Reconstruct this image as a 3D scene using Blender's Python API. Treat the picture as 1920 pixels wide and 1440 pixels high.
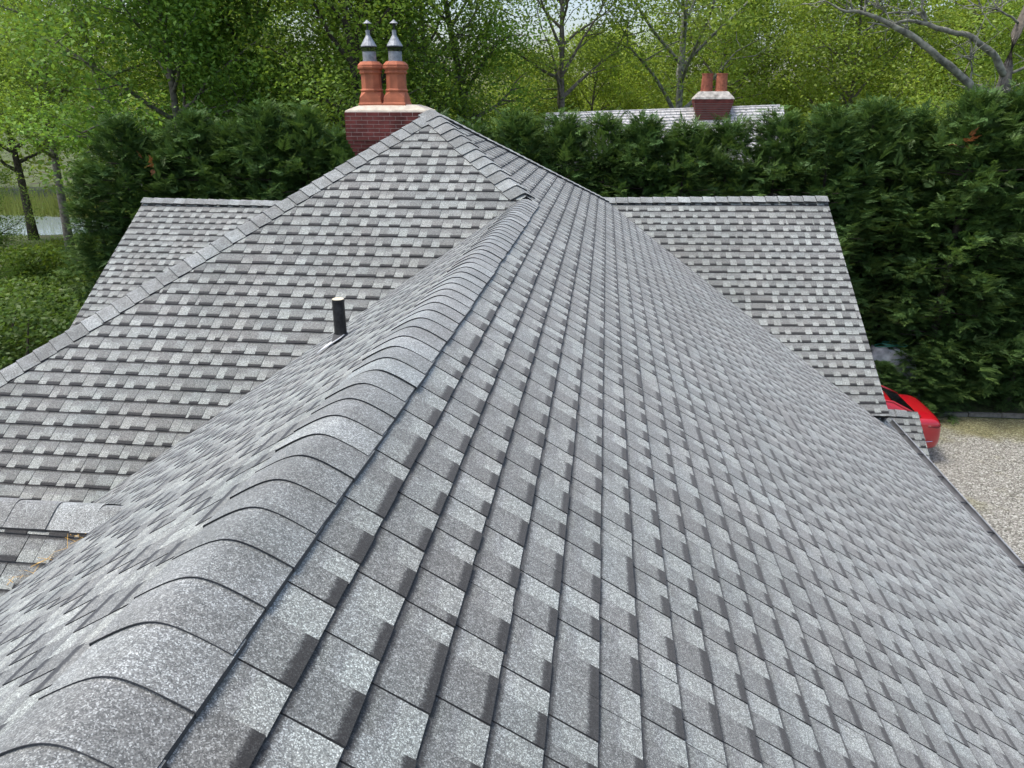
import bpy, math, random
import numpy as np
from mathutils import Vector, Matrix

for o in list(bpy.data.objects):
    bpy.data.objects.remove(o)
sc = bpy.context.scene
col = sc.collection
R_ = math.radians

# ------------------------------------------------------------------ camera
CZ = 7.4                                   # camera height above the ground
PITCH, YAW, FPX = R_(20.655), R_(6.833), 1390.0
cam_d = bpy.data.cameras.new('camera')
cam = bpy.data.objects.new('camera', cam_d)
col.objects.link(cam)
cam.location = (0, 0, CZ)
cam.rotation_euler = (math.pi / 2 - PITCH, 0, YAW)
cam_d.sensor_width = 36
cam_d.lens = FPX / 1920 * 36
cam_d.clip_start = 0.05
cam_d.clip_end = 4000
sc.camera = cam

# ------------------------------------------------------------------ sky, sun, exposure
SUN_EL, SUN_AZ = R_(68), R_(-98)           # azimuth clockwise from +Y: from the left
w = bpy.data.worlds.new('World')
sc.world = w
w.use_nodes = True
nt = w.node_tree
bg = nt.nodes['Background']
sky = nt.nodes.new('ShaderNodeTexSky')
sky.sky_type = 'NISHITA'
sky.sun_disc = False
sky.sun_elevation = SUN_EL
sky.sun_rotation = SUN_AZ
sky.air_density = 1.0
sky.dust_density = 4.0
sky.ozone_density = 1.0
nt.links.new(sky.outputs[0], bg.inputs[0])
bg.inputs[1].default_value = 0.15
sd = bpy.data.lights.new('sun', 'SUN')
sd.energy = 1.15
sd.angle = R_(14)
sd.color = (1.0, 0.97, 0.92)
sun = bpy.data.objects.new('sun', sd)
col.objects.link(sun)
sun.rotation_euler = (math.pi / 2 - SUN_EL, 0, -SUN_AZ + math.pi)
sun.location = (5, -10, 30)
sc.view_settings.view_transform = 'Standard'
sc.view_settings.look = 'None'
sc.view_settings.gamma = 1
sc.view_settings.use_curve_mapping = False
sc.view_settings.exposure = 0.93
sc.cycles.max_bounces = 6
sc.cycles.transparent_max_bounces = 6


# ------------------------------------------------------------------ helpers
def tag(o, label=None, cat=None, group=None, kind=None):
    if label: o['label'] = label
    if cat: o['category'] = cat
    if group: o['group'] = group
    if kind: o['kind'] = kind
    return o


def empty(name, loc, label, cat, group=None):
    o = bpy.data.objects.new(name, None)
    col.objects.link(o)
    o.location = loc
    o.empty_display_size = 0.2
    return tag(o, label, cat, group)


def adopt(o, parent):
    """parent o, keeping the coordinates it has (the parent is only translated or untouched)"""
    o.parent = parent
    if parent.type == 'EMPTY':
        o.matrix_parent_inverse = Matrix.Translation(-Vector(parent.location))
    return o


def link(name, me, mat=None, parent=None):
    o = bpy.data.objects.new(name, me)
    col.objects.link(o)
    if mat is not None and not me.materials:
        for m in (mat if isinstance(mat, (list, tuple)) else [mat]):
            me.materials.append(m)
    if parent is not None:
        adopt(o, parent)
    return o


class MB:
    """collects polygons, with a uv and a colour per corner"""
    def __init__(s):
        s.v, s.f, s.uv, s.c, s.mi, s.sm = [], [], [], [], [], False

    def face(s, idx, uv=None, c=None, mi=0):
        s.f.append(idx)
        s.mi.append(mi)
        n = len(idx)
        s.uv += uv if uv else [(0, 0)] * n
        s.c += [c if c else (0, 0, 0, 1)] * n

    def pts(s, p):
        b = len(s.v)
        s.v += [tuple(q) for q in p]
        return b

    def box(s, c, d, M=None, mi=0, c4=None):
        x, y, z = d[0] / 2, d[1] / 2, d[2] / 2
        P = [Vector((a * x, b * y, e * z)) for a in (-1, 1) for b in (-1, 1) for e in (-1, 1)]
        if M is not None: P = [M @ p for p in P]
        b = s.pts([Vector(c) + p for p in P])
        for q in ((0, 1, 3, 2), (4, 6, 7, 5), (0, 4, 5, 1), (2, 3, 7, 6), (0, 2, 6, 4), (1, 5, 7, 3)):
            s.face([b + i for i in q], mi=mi, c=c4)
        return s

    def lathe(s, prof, n=16, c=(0, 0, 0), rot=0.0, cap=True, mi=0):
        """prof: list of (radius or (rx, ry) , z)"""
        rings = []
        for r, z in prof:
            rings.append(s.pts([(c[0] + r * math.cos(rot + 2 * math.pi * i / n),
                                 c[1] + r * math.sin(rot + 2 * math.pi * i / n), c[2] + z) for i in range(n)]))
        for a, b in zip(rings, rings[1:]):
            for i in range(n):
                j = (i + 1) % n
                s.face([a + i, a + j, b + j, b + i], mi=mi)
        if cap:
            s.face([rings[0] + i for i in reversed(range(n))], mi=mi)
            s.face([rings[-1] + i for i in range(n)], mi=mi)
        return s

    def tube(s, path, rad, n=6, mi=0, cap=True):
        path = [Vector(p) for p in path]
        rings = []
        up = Vector((0, 0, 1))
        for i, p in enumerate(path):
            t = (path[min(i + 1, len(path) - 1)] - path[max(i - 1, 0)]).normalized()
            a = t.cross(up)
            if a.length < 1e-3: a = t.cross(Vector((1, 0, 0)))
            a.normalize()
            b = a.cross(t)
            r = rad[i] if isinstance(rad, (list, tuple)) else rad
            rings.append(s.pts([p + a * r * math.cos(2 * math.pi * k / n) + b * r * math.sin(2 * math.pi * k / n)
                                for k in range(n)]))
        for a, b in zip(rings, rings[1:]):
            for i in range(n):
                j = (i + 1) % n
                s.face([a + i, b + i, b + j, a + j], mi=mi)
        if cap:
            s.face([rings[0] + i for i in range(n)], mi=mi)
            s.face([rings[-1] + i for i in reversed(range(n))], mi=mi)
        return s

    def mesh(s, name, smooth=False):
        me = bpy.data.meshes.new(name)
        me.from_pydata(s.v, [], s.f)
        if smooth:
            me.polygons.foreach_set('use_smooth', [True] * len(s.f))
        if any(s.mi):
            me.polygons.foreach_set('material_index', s.mi)
        u = me.uv_layers.new(name='UVMap')
        u.data.foreach_set('uv', np.array(s.uv, dtype=np.float32).ravel())
        ca = me.color_attributes.new('tint', 'FLOAT_COLOR', 'CORNER')
        ca.data.foreach_set('color', np.array(s.c, dtype=np.float32).ravel())
        me.update()
        return me

    def build(s, name, mat, parent=None, smooth=False):
        return link(name, s.mesh(name, smooth), mat, parent)


def np_mesh(name, V, per, tint=None):
    """V: (N*per, 3) array of N polygons of `per` corners, tint: (N, 3)"""
    N = len(V) // per
    me = bpy.data.meshes.new(name)
    me.vertices.add(len(V))
    me.vertices.foreach_set('co', V.astype(np.float32).ravel())
    me.loops.add(len(V))
    me.loops.foreach_set('vertex_index', np.arange(len(V), dtype=np.int32))
    me.polygons.add(N)
    me.polygons.foreach_set('loop_start', np.arange(0, len(V), per, dtype=np.int32))
    if tint is not None:
        ca = me.color_attributes.new('tint', 'FLOAT_COLOR', 'CORNER')
        T = np.ones((N, per, 4), np.float32)
        T[:, :, :3] = tint[:, None, :]
        ca.data.foreach_set('color', T.ravel())
    me.update(calc_edges=True)
    return me


# ------------------------------------------------------------------ materials
def new_mat(name):
    m = bpy.data.materials.new(name)
    m.use_nodes = True
    return m, m.node_tree, m.node_tree.nodes['Principled BSDF']


def N(t, kind, **kw):
    n = t.nodes.new('ShaderNode' + kind)
    for k, v in kw.items():
        if k.startswith('i_'):
            key = k[2:]
            n.inputs[int(key) if key.isdigit() else key].default_value = v
        else:
            setattr(n, k, v)
    return n


def ramp(t, stops, interp='LINEAR'):
    r = t.nodes.new('ShaderNodeValToRGB')
    r.color_ramp.interpolation = interp
    el = r.color_ramp.elements
    while len(el) < len(stops): el.new(0.5)
    for e, (p, c) in zip(el, stops):
        e.position = p
        e.color = (*c, 1) if len(c) == 3 else c
    return r


def mixc(t, fac, a, b, blend='MIX'):
    m = t.nodes.new('ShaderNodeMix')
    m.data_type = 'RGBA'
    m.blend_type = blend
    for inp, val in ((m.inputs[0], fac), (m.inputs[6], a), (m.inputs[7], b)):
        if isinstance(val, bpy.types.NodeSocket): t.links.new(val, inp)
        elif isinstance(val, (int, float)): inp.default_value = val if inp.type == 'VALUE' else (val, val, val, 1)
        else: inp.default_value = (*val, 1)
    return m.outputs[2]


def math_(t, op, a, b=None, c=None):
    m = t.nodes.new('ShaderNodeMath')
    m.operation = op
    for i, val in enumerate((a, b, c)):
        if val is None: continue
        if isinstance(val, bpy.types.NodeSocket): t.links.new(val, m.inputs[i])
        else: m.inputs[i].default_value = val
    return m.outputs[0]


def simple(name, c, rough=0.7, metal=0.0, var=0.15, scale=8.0, spec=0.3, bump=0.0, bscale=60.0):
    m, t, b = new_mat(name)
    tc = N(t, 'NewGeometry')
    nz = N(t, 'TexNoise', i_Scale=scale, i_Detail=5.0)
    t.links.new(tc.outputs['Position'], nz.inputs['Vector'])
    lo = tuple(x * (1 - var) for x in c)
    hi = tuple(min(1, x * (1 + var)) for x in c)
    r = ramp(t, [(0.3, lo), (0.7, hi)])
    t.links.new(nz.outputs[0], r.inputs[0])
    t.links.new(r.outputs[0], b.inputs['Base Color'])
    b.inputs['Roughness'].default_value = rough
    b.inputs['Metallic'].default_value = metal
    b.inputs['Specular IOR Level'].default_value = spec
    if bump:
        n2 = N(t, 'TexNoise', i_Scale=bscale, i_Detail=4.0)
        t.links.new(tc.outputs['Position'], n2.inputs['Vector'])
        bp = N(t, 'Bump', i_Strength=bump, i_Distance=0.01)
        t.links.new(n2.outputs[0], bp.inputs['Height'])
        t.links.new(bp.outputs[0], b.inputs['Normal'])
    return m


def granules(t, b, base):
    """mineral granules: speckle, blotches and a faint warm and cool drift on a base colour socket"""
    g = N(t, 'NewGeometry')
    vo = N(t, 'TexVoronoi', i_Scale=400.0)
    t.links.new(g.outputs['Position'], vo.inputs['Vector'])
    sp = N(t, 'SeparateColor')
    t.links.new(vo.outputs['Color'], sp.inputs[0])
    r = ramp(t, [(0.0, (0.42, 0.43, 0.44)), (0.42, (0.76, 0.76, 0.76)), (0.72, (1.08, 1.08, 1.07)), (0.88, (1.7, 1.72, 1.74)), (1.0, (2.2, 2.24, 2.28))])
    t.links.new(sp.outputs[0], r.inputs[0])
    n2 = N(t, 'TexNoise', i_Scale=70.0, i_Detail=4.0, i_Roughness=0.75)
    t.links.new(g.outputs['Position'], n2.inputs['Vector'])
    r2 = ramp(t, [(0.3, (0.62, 0.62, 0.62)), (0.7, (1.38, 1.38, 1.38))])
    t.links.new(n2.outputs[0], r2.inputs[0])
    n3 = N(t, 'TexNoise', i_Scale=2.2, i_Detail=3.0)
    t.links.new(g.outputs['Position'], n3.inputs['Vector'])
    r3 = ramp(t, [(0.3, (1.0, 0.985, 0.93)), (0.7, (0.97, 1.01, 0.965))])
    t.links.new(n3.outputs[0], r3.inputs[0])
    c = mixc(t, 1.0, base, r.outputs[0], 'MULTIPLY')
    c = mixc(t, 1.0, c, r2.outputs[0], 'MULTIPLY')
    c = mixc(t, 1.0, c, r3.outputs[0], 'MULTIPLY')
    n4 = N(t, 'TexNoise', i_Scale=0.9, i_Detail=5.0, i_Roughness=0.6)
    t.links.new(g.outputs['Position'], n4.inputs['Vector'])
    r4 = ramp(t, [(0.32, (0.87, 0.87, 0.86)), (0.68, (1.13, 1.13, 1.14))])
    t.links.new(n4.outputs[0], r4.inputs[0])
    c = mixc(t, 1.0, c, r4.outputs[0], 'MULTIPLY')
    t.links.new(c, b.inputs['Base Color'])
    b.inputs['Roughness'].default_value = 0.85
    b.inputs['Specular IOR Level'].default_value = 0.35
    b.inputs['Sheen Weight'].default_value = 0.22
    b.inputs['Sheen Roughness'].default_value = 0.55
    bp = N(t, 'Bump', i_Strength=0.35, i_Distance=0.002)
    t.links.new(sp.outputs[1], bp.inputs['Height'])
    t.links.new(bp.outputs[0], b.inputs['Normal'])


def shingle_mat():
    # tint: r = 1 tooth / 0 gap, g = random, b = 1 cut edge ; uv.y = 0 top .. 1 butt
    m, t, b = new_mat('asphalt_shingle')
    at = N(t, 'Attribute', attribute_name='tint')
    sp = N(t, 'SeparateColor')
    t.links.new(at.outputs['Color'], sp.inputs[0])
    uv = N(t, 'UVMap', uv_map='UVMap')
    su = N(t, 'SeparateXYZ')
    t.links.new(uv.outputs[0], su.inputs[0])
    g = N(t, 'NewGeometry')
    nz = N(t, 'TexNoise', i_Scale=120.0, i_Detail=2.0)
    t.links.new(g.outputs['Position'], nz.inputs['Vector'])
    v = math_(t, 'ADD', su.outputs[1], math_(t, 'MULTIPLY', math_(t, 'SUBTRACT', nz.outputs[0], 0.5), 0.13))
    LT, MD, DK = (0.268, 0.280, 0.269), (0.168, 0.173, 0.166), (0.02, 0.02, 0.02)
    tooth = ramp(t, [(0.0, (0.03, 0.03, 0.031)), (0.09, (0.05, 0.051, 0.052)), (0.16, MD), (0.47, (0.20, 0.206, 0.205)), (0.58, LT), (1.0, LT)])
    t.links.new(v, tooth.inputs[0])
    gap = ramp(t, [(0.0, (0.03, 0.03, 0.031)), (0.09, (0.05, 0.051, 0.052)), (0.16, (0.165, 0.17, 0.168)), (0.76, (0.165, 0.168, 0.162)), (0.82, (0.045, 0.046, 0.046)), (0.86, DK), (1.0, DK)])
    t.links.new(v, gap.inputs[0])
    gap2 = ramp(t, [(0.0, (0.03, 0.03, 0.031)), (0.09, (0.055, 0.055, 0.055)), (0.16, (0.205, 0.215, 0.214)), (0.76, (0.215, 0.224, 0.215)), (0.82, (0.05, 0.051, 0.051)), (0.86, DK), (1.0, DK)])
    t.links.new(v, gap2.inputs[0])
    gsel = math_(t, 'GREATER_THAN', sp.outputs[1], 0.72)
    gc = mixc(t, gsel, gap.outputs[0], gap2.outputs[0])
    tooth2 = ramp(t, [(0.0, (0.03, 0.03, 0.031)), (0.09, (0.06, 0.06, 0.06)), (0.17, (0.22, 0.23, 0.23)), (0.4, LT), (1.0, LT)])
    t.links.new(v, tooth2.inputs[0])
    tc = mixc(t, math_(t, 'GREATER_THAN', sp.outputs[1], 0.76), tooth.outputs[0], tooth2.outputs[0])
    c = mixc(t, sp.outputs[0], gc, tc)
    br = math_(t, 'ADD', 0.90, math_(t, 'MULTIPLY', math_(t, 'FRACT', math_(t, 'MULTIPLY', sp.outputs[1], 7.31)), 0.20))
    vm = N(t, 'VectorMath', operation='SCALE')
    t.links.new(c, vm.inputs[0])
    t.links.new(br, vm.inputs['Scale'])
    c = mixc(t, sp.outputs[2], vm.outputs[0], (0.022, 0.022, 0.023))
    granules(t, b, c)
    return m


def cap_mat():
    m, t, b = new_mat('ridge_shingle')
    oi = N(t, 'ObjectInfo')
    at = N(t, 'Attribute', attribute_name='tint')
    sp = N(t, 'SeparateColor')
    t.links.new(at.outputs['Color'], sp.inputs[0])
    r = ramp(t, [(0.0, (0.175, 0.18, 0.178)), (0.45, (0.205, 0.211, 0.21)), (0.8, (0.25, 0.26, 0.26)), (1.0, (0.285, 0.298, 0.298))])
    t.links.new(oi.outputs['Random'], r.inputs[0])
    g = N(t, 'NewGeometry')
    nz = N(t, 'TexNoise', i_Scale=7.0, i_Detail=3.0)
    t.links.new(g.outputs['Position'], nz.inputs['Vector'])
    r2 = ramp(t, [(0.35, (0.85, 0.85, 0.84)), (0.65, (1.15, 1.16, 1.17))])
    t.links.new(nz.outputs[0], r2.inputs[0])
    c = mixc(t, 1.0, r.outputs[0], r2.outputs[0], 'MULTIPLY')
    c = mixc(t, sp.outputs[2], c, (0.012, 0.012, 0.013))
    granules(t, b, c)
    return m


def leaf_mat(name, base, var=0.35, trans=0.45, gloss=0.05, hue=0.0):
    m, t, b = new_mat(name)
    t.nodes.remove(b)
    out = t.nodes['Material Output']
    at = N(t, 'Attribute', attribute_name='tint')
    oi = N(t, 'ObjectInfo')
    r = ramp(t, [(0.0, tuple(x * (1 - var * .5) for x in base)), (1.0, (base[0] * (1 + var * .7), base[1] * (1 + var * .4), base[2] * (1 + var * .2)))])
    t.links.new(oi.outputs['Random'], r.inputs[0])
    c = mixc(t, 1.0, r.outputs[0], at.outputs['Color'], 'MULTIPLY')
    d = N(t, 'BsdfDiffuse')
    tr = N(t, 'BsdfTranslucent')
    gl = N(t, 'BsdfGlossy', i_Roughness=0.45)
    t.links.new(c, d.inputs[0])
    ct = mixc(t, 1.0, c, (1.25, 1.22, 0.8), 'MULTIPLY')
    t.links.new(ct, tr.inputs[0])
    mx = N(t, 'MixShader', i_0=trans)
    t.links.new(d.outputs[0], mx.inputs[1])
    t.links.new(tr.outputs[0], mx.inputs[2])
    m2 = N(t, 'MixShader', i_0=gloss)
    t.links.new(mx.outputs[0], m2.inputs[1])
    t.links.new(gl.outputs[0], m2.inputs[2])
    gl.inputs[0].default_value = (0.35, 0.4, 0.3, 1)
    t.links.new(m2.outputs[0], out.inputs[0])
    return m


M = {}
M['shingle'] = shingle_mat()
M['cap'] = cap_mat()
M['felt'] = simple('roof_underlay', (0.012, 0.012, 0.012), 0.95, var=0.2)
M['brick'] = simple('red_brick', (0.165, 0.042, 0.034), 0.85, var=0.45, scale=5.0, bump=0.3)
M['mortar'] = simple('mortar', (0.62, 0.48, 0.42), 0.95, var=0.2, scale=20)
M['crown'] = simple('mortar_crown', (0.52, 0.47, 0.38), 0.9, var=0.2, scale=9, bump=0.3, bscale=30)
M['terracotta'] = simple('terracotta', (0.44, 0.145, 0.075), 0.75, var=0.22, scale=6.0, bump=0.1)
M['zinc'] = simple('zinc_sheet', (0.30, 0.32, 0.34), 0.6, metal=0.45, var=0.3, scale=18)
M['dark_metal'] = simple('dark_metal', (0.04, 0.042, 0.045), 0.5, metal=0.4, var=0.3)
M['gutter'] = simple('gutter_metal', (0.15, 0.155, 0.16), 0.5, metal=0.4, var=0.3, scale=4)
M['pipe'] = simple('black_pipe', (0.022, 0.022, 0.024), 0.45, var=0.6, scale=40)
M['pvc'] = simple('pvc_cream', (0.70, 0.62, 0.45), 0.6, var=0.1)
M['flash'] = simple('flashing_white', (0.72, 0.74, 0.74), 0.5, var=0.08)
M['stucco'] = simple('wall_render', (0.55, 0.52, 0.46), 0.9, var=0.1)
M['trim'] = simple('painted_trim', (0.16, 0.165, 0.17), 0.6, var=0.15)
M['bark'] = simple('grey_bark', (0.17, 0.15, 0.125), 0.95, var=0.5, scale=9, bump=0.6, bscale=18)
M['bark_pale'] = simple('pale_lichen_bark', (0.205, 0.205, 0.165), 0.95, var=0.65, scale=7, bump=0.6, bscale=20)
M['bark_dark'] = simple('dark_bark', (0.07, 0.058, 0.045), 0.95, var=0.5, scale=9, bump=0.6, bscale=18)
M['leaf_bright'] = leaf_mat('leaf_bright', (0.19, 0.36, 0.085))
M['leaf_yellow'] = leaf_mat('leaf_yellow', (0.25, 0.385, 0.085))
M['leaf_mid'] = leaf_mat('leaf_mid', (0.205, 0.35, 0.075))
M['leaf_dark'] = leaf_mat('leaf_dark', (0.15, 0.275, 0.062))
M['cypress'] = leaf_mat('cypress_spray', (0.070, 0.142, 0.046), var=0.25, trans=0.22, gloss=0.05)
M['reed'] = leaf_mat('reed_blade', (0.17, 0.24, 0.05), var=0.2)
M['leaf_shade'] = leaf_mat('leaf_shade', (0.075, 0.15, 0.034))
M['rust'] = leaf_mat('dead_spray', (0.22, 0.09, 0.045), trans=0.2)


# ------------------------------------------------------------------ the setting
def ground_mat():
    m, t, b = new_mat('woodland_ground')
    g = N(t, 'NewGeometry')
    n1 = N(t, 'TexNoise', i_Scale=0.7, i_Detail=6.0)
    n2 = N(t, 'TexNoise', i_Scale=14.0, i_Detail=5.0)
    t.links.new(g.outputs['Position'], n1.inputs['Vector'])
    t.links.new(g.outputs['Position'], n2.inputs['Vector'])
    r = ramp(t, [(0.33, (0.05, 0.040, 0.025)), (0.45, (0.055, 0.07, 0.02)), (0.6, (0.09, 0.13, 0.03))])
    t.links.new(n1.outputs[0], r.inputs[0])
    r2 = ramp(t, [(0.3, (0.5, 0.5, 0.5)), (0.7, (1.5, 1.45, 1.3))])
    t.links.new(n2.outputs[0], r2.inputs[0])
    t.links.new(mixc(t, 1.0, r.outputs[0], r2.outputs[0], 'MULTIPLY'), b.inputs['Base Color'])
    b.inputs['Roughness'].default_value = 0.95
    bp = N(t, 'Bump', i_Strength=0.8, i_Distance=0.05)
    t.links.new(n2.outputs[0], bp.inputs['Height'])
    t.links.new(bp.outputs[0], b.inputs['Normal'])
    return m


def gravel_mat():
    m, t, b = new_mat('pea_gravel')
    g = N(t, 'NewGeometry')
    vo = N(t, 'TexVoronoi', i_Scale=40.0)
    t.links.new(g.outputs['Position'], vo.inputs['Vector'])
    sp = N(t, 'SeparateColor')
    t.links.new(vo.outputs['Color'], sp.inputs[0])
    r = ramp(t, [(0.0, (0.09, 0.087, 0.07)), (0.35, (0.20, 0.195, 0.165)), (0.75, (0.34, 0.335, 0.29)), (1.0, (0.60, 0.60, 0.55))])
    t.links.new(sp.outputs[0], r.inputs[0])
    n1 = N(t, 'TexNoise', i_Scale=0.55, i_Detail=5.0, i_Roughness=0.65)
    t.links.new(g.outputs['Position'], n1.inputs['Vector'])
    # moss grows near the kerb (beyond y = 16) and in patches
    sx = N(t, 'SeparateXYZ')
    t.links.new(g.outputs['Position'], sx.inputs[0])
    edge = math_(t, 'MULTIPLY', math_(t, 'SUBTRACT', sx.outputs[1], 16.6), 0.17)
    moss = ramp(t, [(0.50, (0, 0, 0)), (0.72, (1, 1, 1))])
    t.links.new(math_(t, 'ADD', n1.outputs[0], math_(t, 'MAXIMUM', edge, -0.03)), moss.inputs[0])
    mm = math_(t, 'MULTIPLY', moss.outputs[0], 0.75)
    c = mixc(t, mm, r.outputs[0], mixc(t, 0.55, (0.12, 0.115, 0.03), r.outputs[0], 'MIX'))
    c2 = mixc(t, mm, c, mixc(t, 1.0, c, (0.75, 0.72, 0.35), 'MULTIPLY'))
    t.links.new(c2, b.inputs['Base Color'])
    b.inputs['Roughness'].default_value = 0.9
    bp = N(t, 'Bump', i_Strength=1.0, i_Distance=0.02)
    t.links.new(vo.outputs['Distance'], bp.inputs['Height'])
    bp.invert = True
    t.links.new(bp.outputs[0], b.inputs['Normal'])
    return m


def sheet(name, pts, z, mat):
    b = MB()
    b.pts([(x, y, z) for x, y in pts])
    b.face(list(range(len(pts))))
    return tag(b.build(name, mat), kind='structure')


sheet('ground', [(-1500, -600), (1500, -600), (1500, 2500), (-1500, 2500)], 0, ground_mat())
sheet('gravel_drive', [(1.5, -6), (30, -6), (30, 18.62), (2.2, 18.42)], 0.006, gravel_mat())
m, t, b = new_mat('pond_water')
b.inputs['Base Color'].default_value = (0.22, 0.27, 0.29, 1)
b.inputs['Roughness'].default_value = 0.06
nz = N(t, 'TexNoise', i_Scale=1.5, i_Detail=3.0)
gg = N(t, 'NewGeometry')
t.links.new(gg.outputs['Position'], nz.inputs['Vector'])
bp = N(t, 'Bump', i_Strength=0.15, i_Distance=0.05)
t.links.new(nz.outputs[0], bp.inputs['Height'])
t.links.new(bp.outputs[0], b.inputs['Normal'])
rp = random.Random(5)
sheet('pond_water', [(-42 + 15 * math.cos(a) * (1 + .12 * math.sin(3 * a)), 44.9 + 3.9 * math.sin(a) * (1 + .1 * math.sin(5 * a)))
                     for a in np.linspace(0, 2 * math.pi, 40, endpoint=False)], 0.012, m)
# granite kerb, one block after another
kerb = tag(MB().box((16, 18.60, 0.03), (28.4, 0.10, 0.06)).build('kerb', simple('kerb_bed', (0.13, 0.125, 0.115), 0.95)), kind='structure')
kb = MB().box((0, 0, 0), (0.78, 0.09, 0.10)).mesh('kerb_stone')
km = simple('kerb_granite', (0.15, 0.145, 0.125), 0.9, var=0.3, scale=12, bump=0.5)
rk = random.Random(3)
for i in range(22):
    o = link('kerb_stone', kb, km, kerb)
    o.location = (2.6 + i * 0.80, 18.50 + 0.006 * i + rk.uniform(-.012, .012), 0.06 + rk.uniform(-.012, .012))
    o.rotation_euler = (0, 0, R_(rk.uniform(-1.5, 1.5) + .6))

# ------------------------------------------------------------------ the house: roof geometry
E_ = 0.143                                   # shingle exposure
T = 0.662                                    # roof pitch, rise over run
TH = math.atan(T)
Zr = CZ - 0.904                              # near ridge
XR = -0.80
J = Vector((XR, 7.93, Zr))                   # where the near ridge meets the hip
A = J + 1.25 * Vector((-1, 1, T))            # peak
K = Vector((0.0, 12.45, Zr - T * 0.80))      # where the wing ridge starts
EAVE_X = 4.05
EAVE_Z = Zr - T * (EAVE_X - XR)
WA, WP = R_(5.0), R_(36.5)                   # wing: turn and pitch

house = empty('house', (0, 6, 0), 'large house with grey shingle hip roof filling the picture', 'house')


def clip_poly(P, line):
    """keep the side of the 2D line (a, b, c): a*s + b*t <= c"""
    a, b, c = line
    out = []
    for i in range(len(P)):
        p, q = P[i], P[(i + 1) % len(P)]
        dp, dq = a * p[0] + b * p[1] - c, a * q[0] + b * q[1] - c
        if dp <= 0: out.append(p)
        if (dp < 0 < dq) or (dq < 0 < dp):
            k = dp / (dp - dq)
            out.append((p[0] + (q[0] - p[0]) * k, p[1] + (q[1] - p[1]) * k))
    return out


class Slope:
    def __init__(s, O, d, dn):
        s.O, s.d, s.dn = Vector(O), Vector(d).normalized(), Vector(dn).normalized()
        s.n = s.d.cross(s.dn).normalized()
        if s.n.z < 0: s.n = -s.n

    def P(s, a, t, h=0.0):
        return s.O + s.d * a + s.dn * t + s.n * h

    def st(s, p):
        r = Vector(p) - s.O
        return (r.dot(s.d), r.dot(s.dn))

    def lines(s, pts):
        """half planes of a convex polygon of world points (z is ignored: they lie in the slope)"""
        P = [s.st(p) for p in pts]
        cx, cy = sum(p[0] for p in P) / len(P), sum(p[1] for p in P) / len(P)
        L = []
        for i in range(len(P)):
            p, q = P[i], P[(i + 1) % len(P)]
            a, b = q[1] - p[1], p[0] - q[0]
            c = a * p[0] + b * p[1]
            if a * cx + b * cy > c: a, b, c = -a, -b, -c
            L.append((a, b, c))
        return L, P


PIECES = []          # (projected area, slope index, verts, faces, uvs, cols)
_cp, _sp, _cy, _sy = math.cos(PITCH), math.sin(PITCH), math.cos(YAW), math.sin(YAW)


def project(p):
    X, Y, Z = p[0], p[1], p[2] - CZ
    x = X * _cy + Y * _sy
    fw = -X * _sy + Y * _cy
    y = Z * _cp + fw * _sp
    z = fw * _cp - Z * _sp
    if z < 0.15: return None
    return (960 + FPX * x / z, 720 - FPX * y / z)


def view_area(pts):
    q = [project(p) for p in pts]
    if any(p is None for p in q): return 0.0
    cx, cy = sum(p[0] for p in q) / len(q), sum(p[1] for p in q) / len(q)
    if not (0 < cx < 1920 and 0 < cy < 1440): return 0.0
    return abs(sum(q[i][0] * q[(i + 1) % len(q)][1] - q[(i + 1) % len(q)][0] * q[i][1] for i in range(len(q)))) / 2


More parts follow.
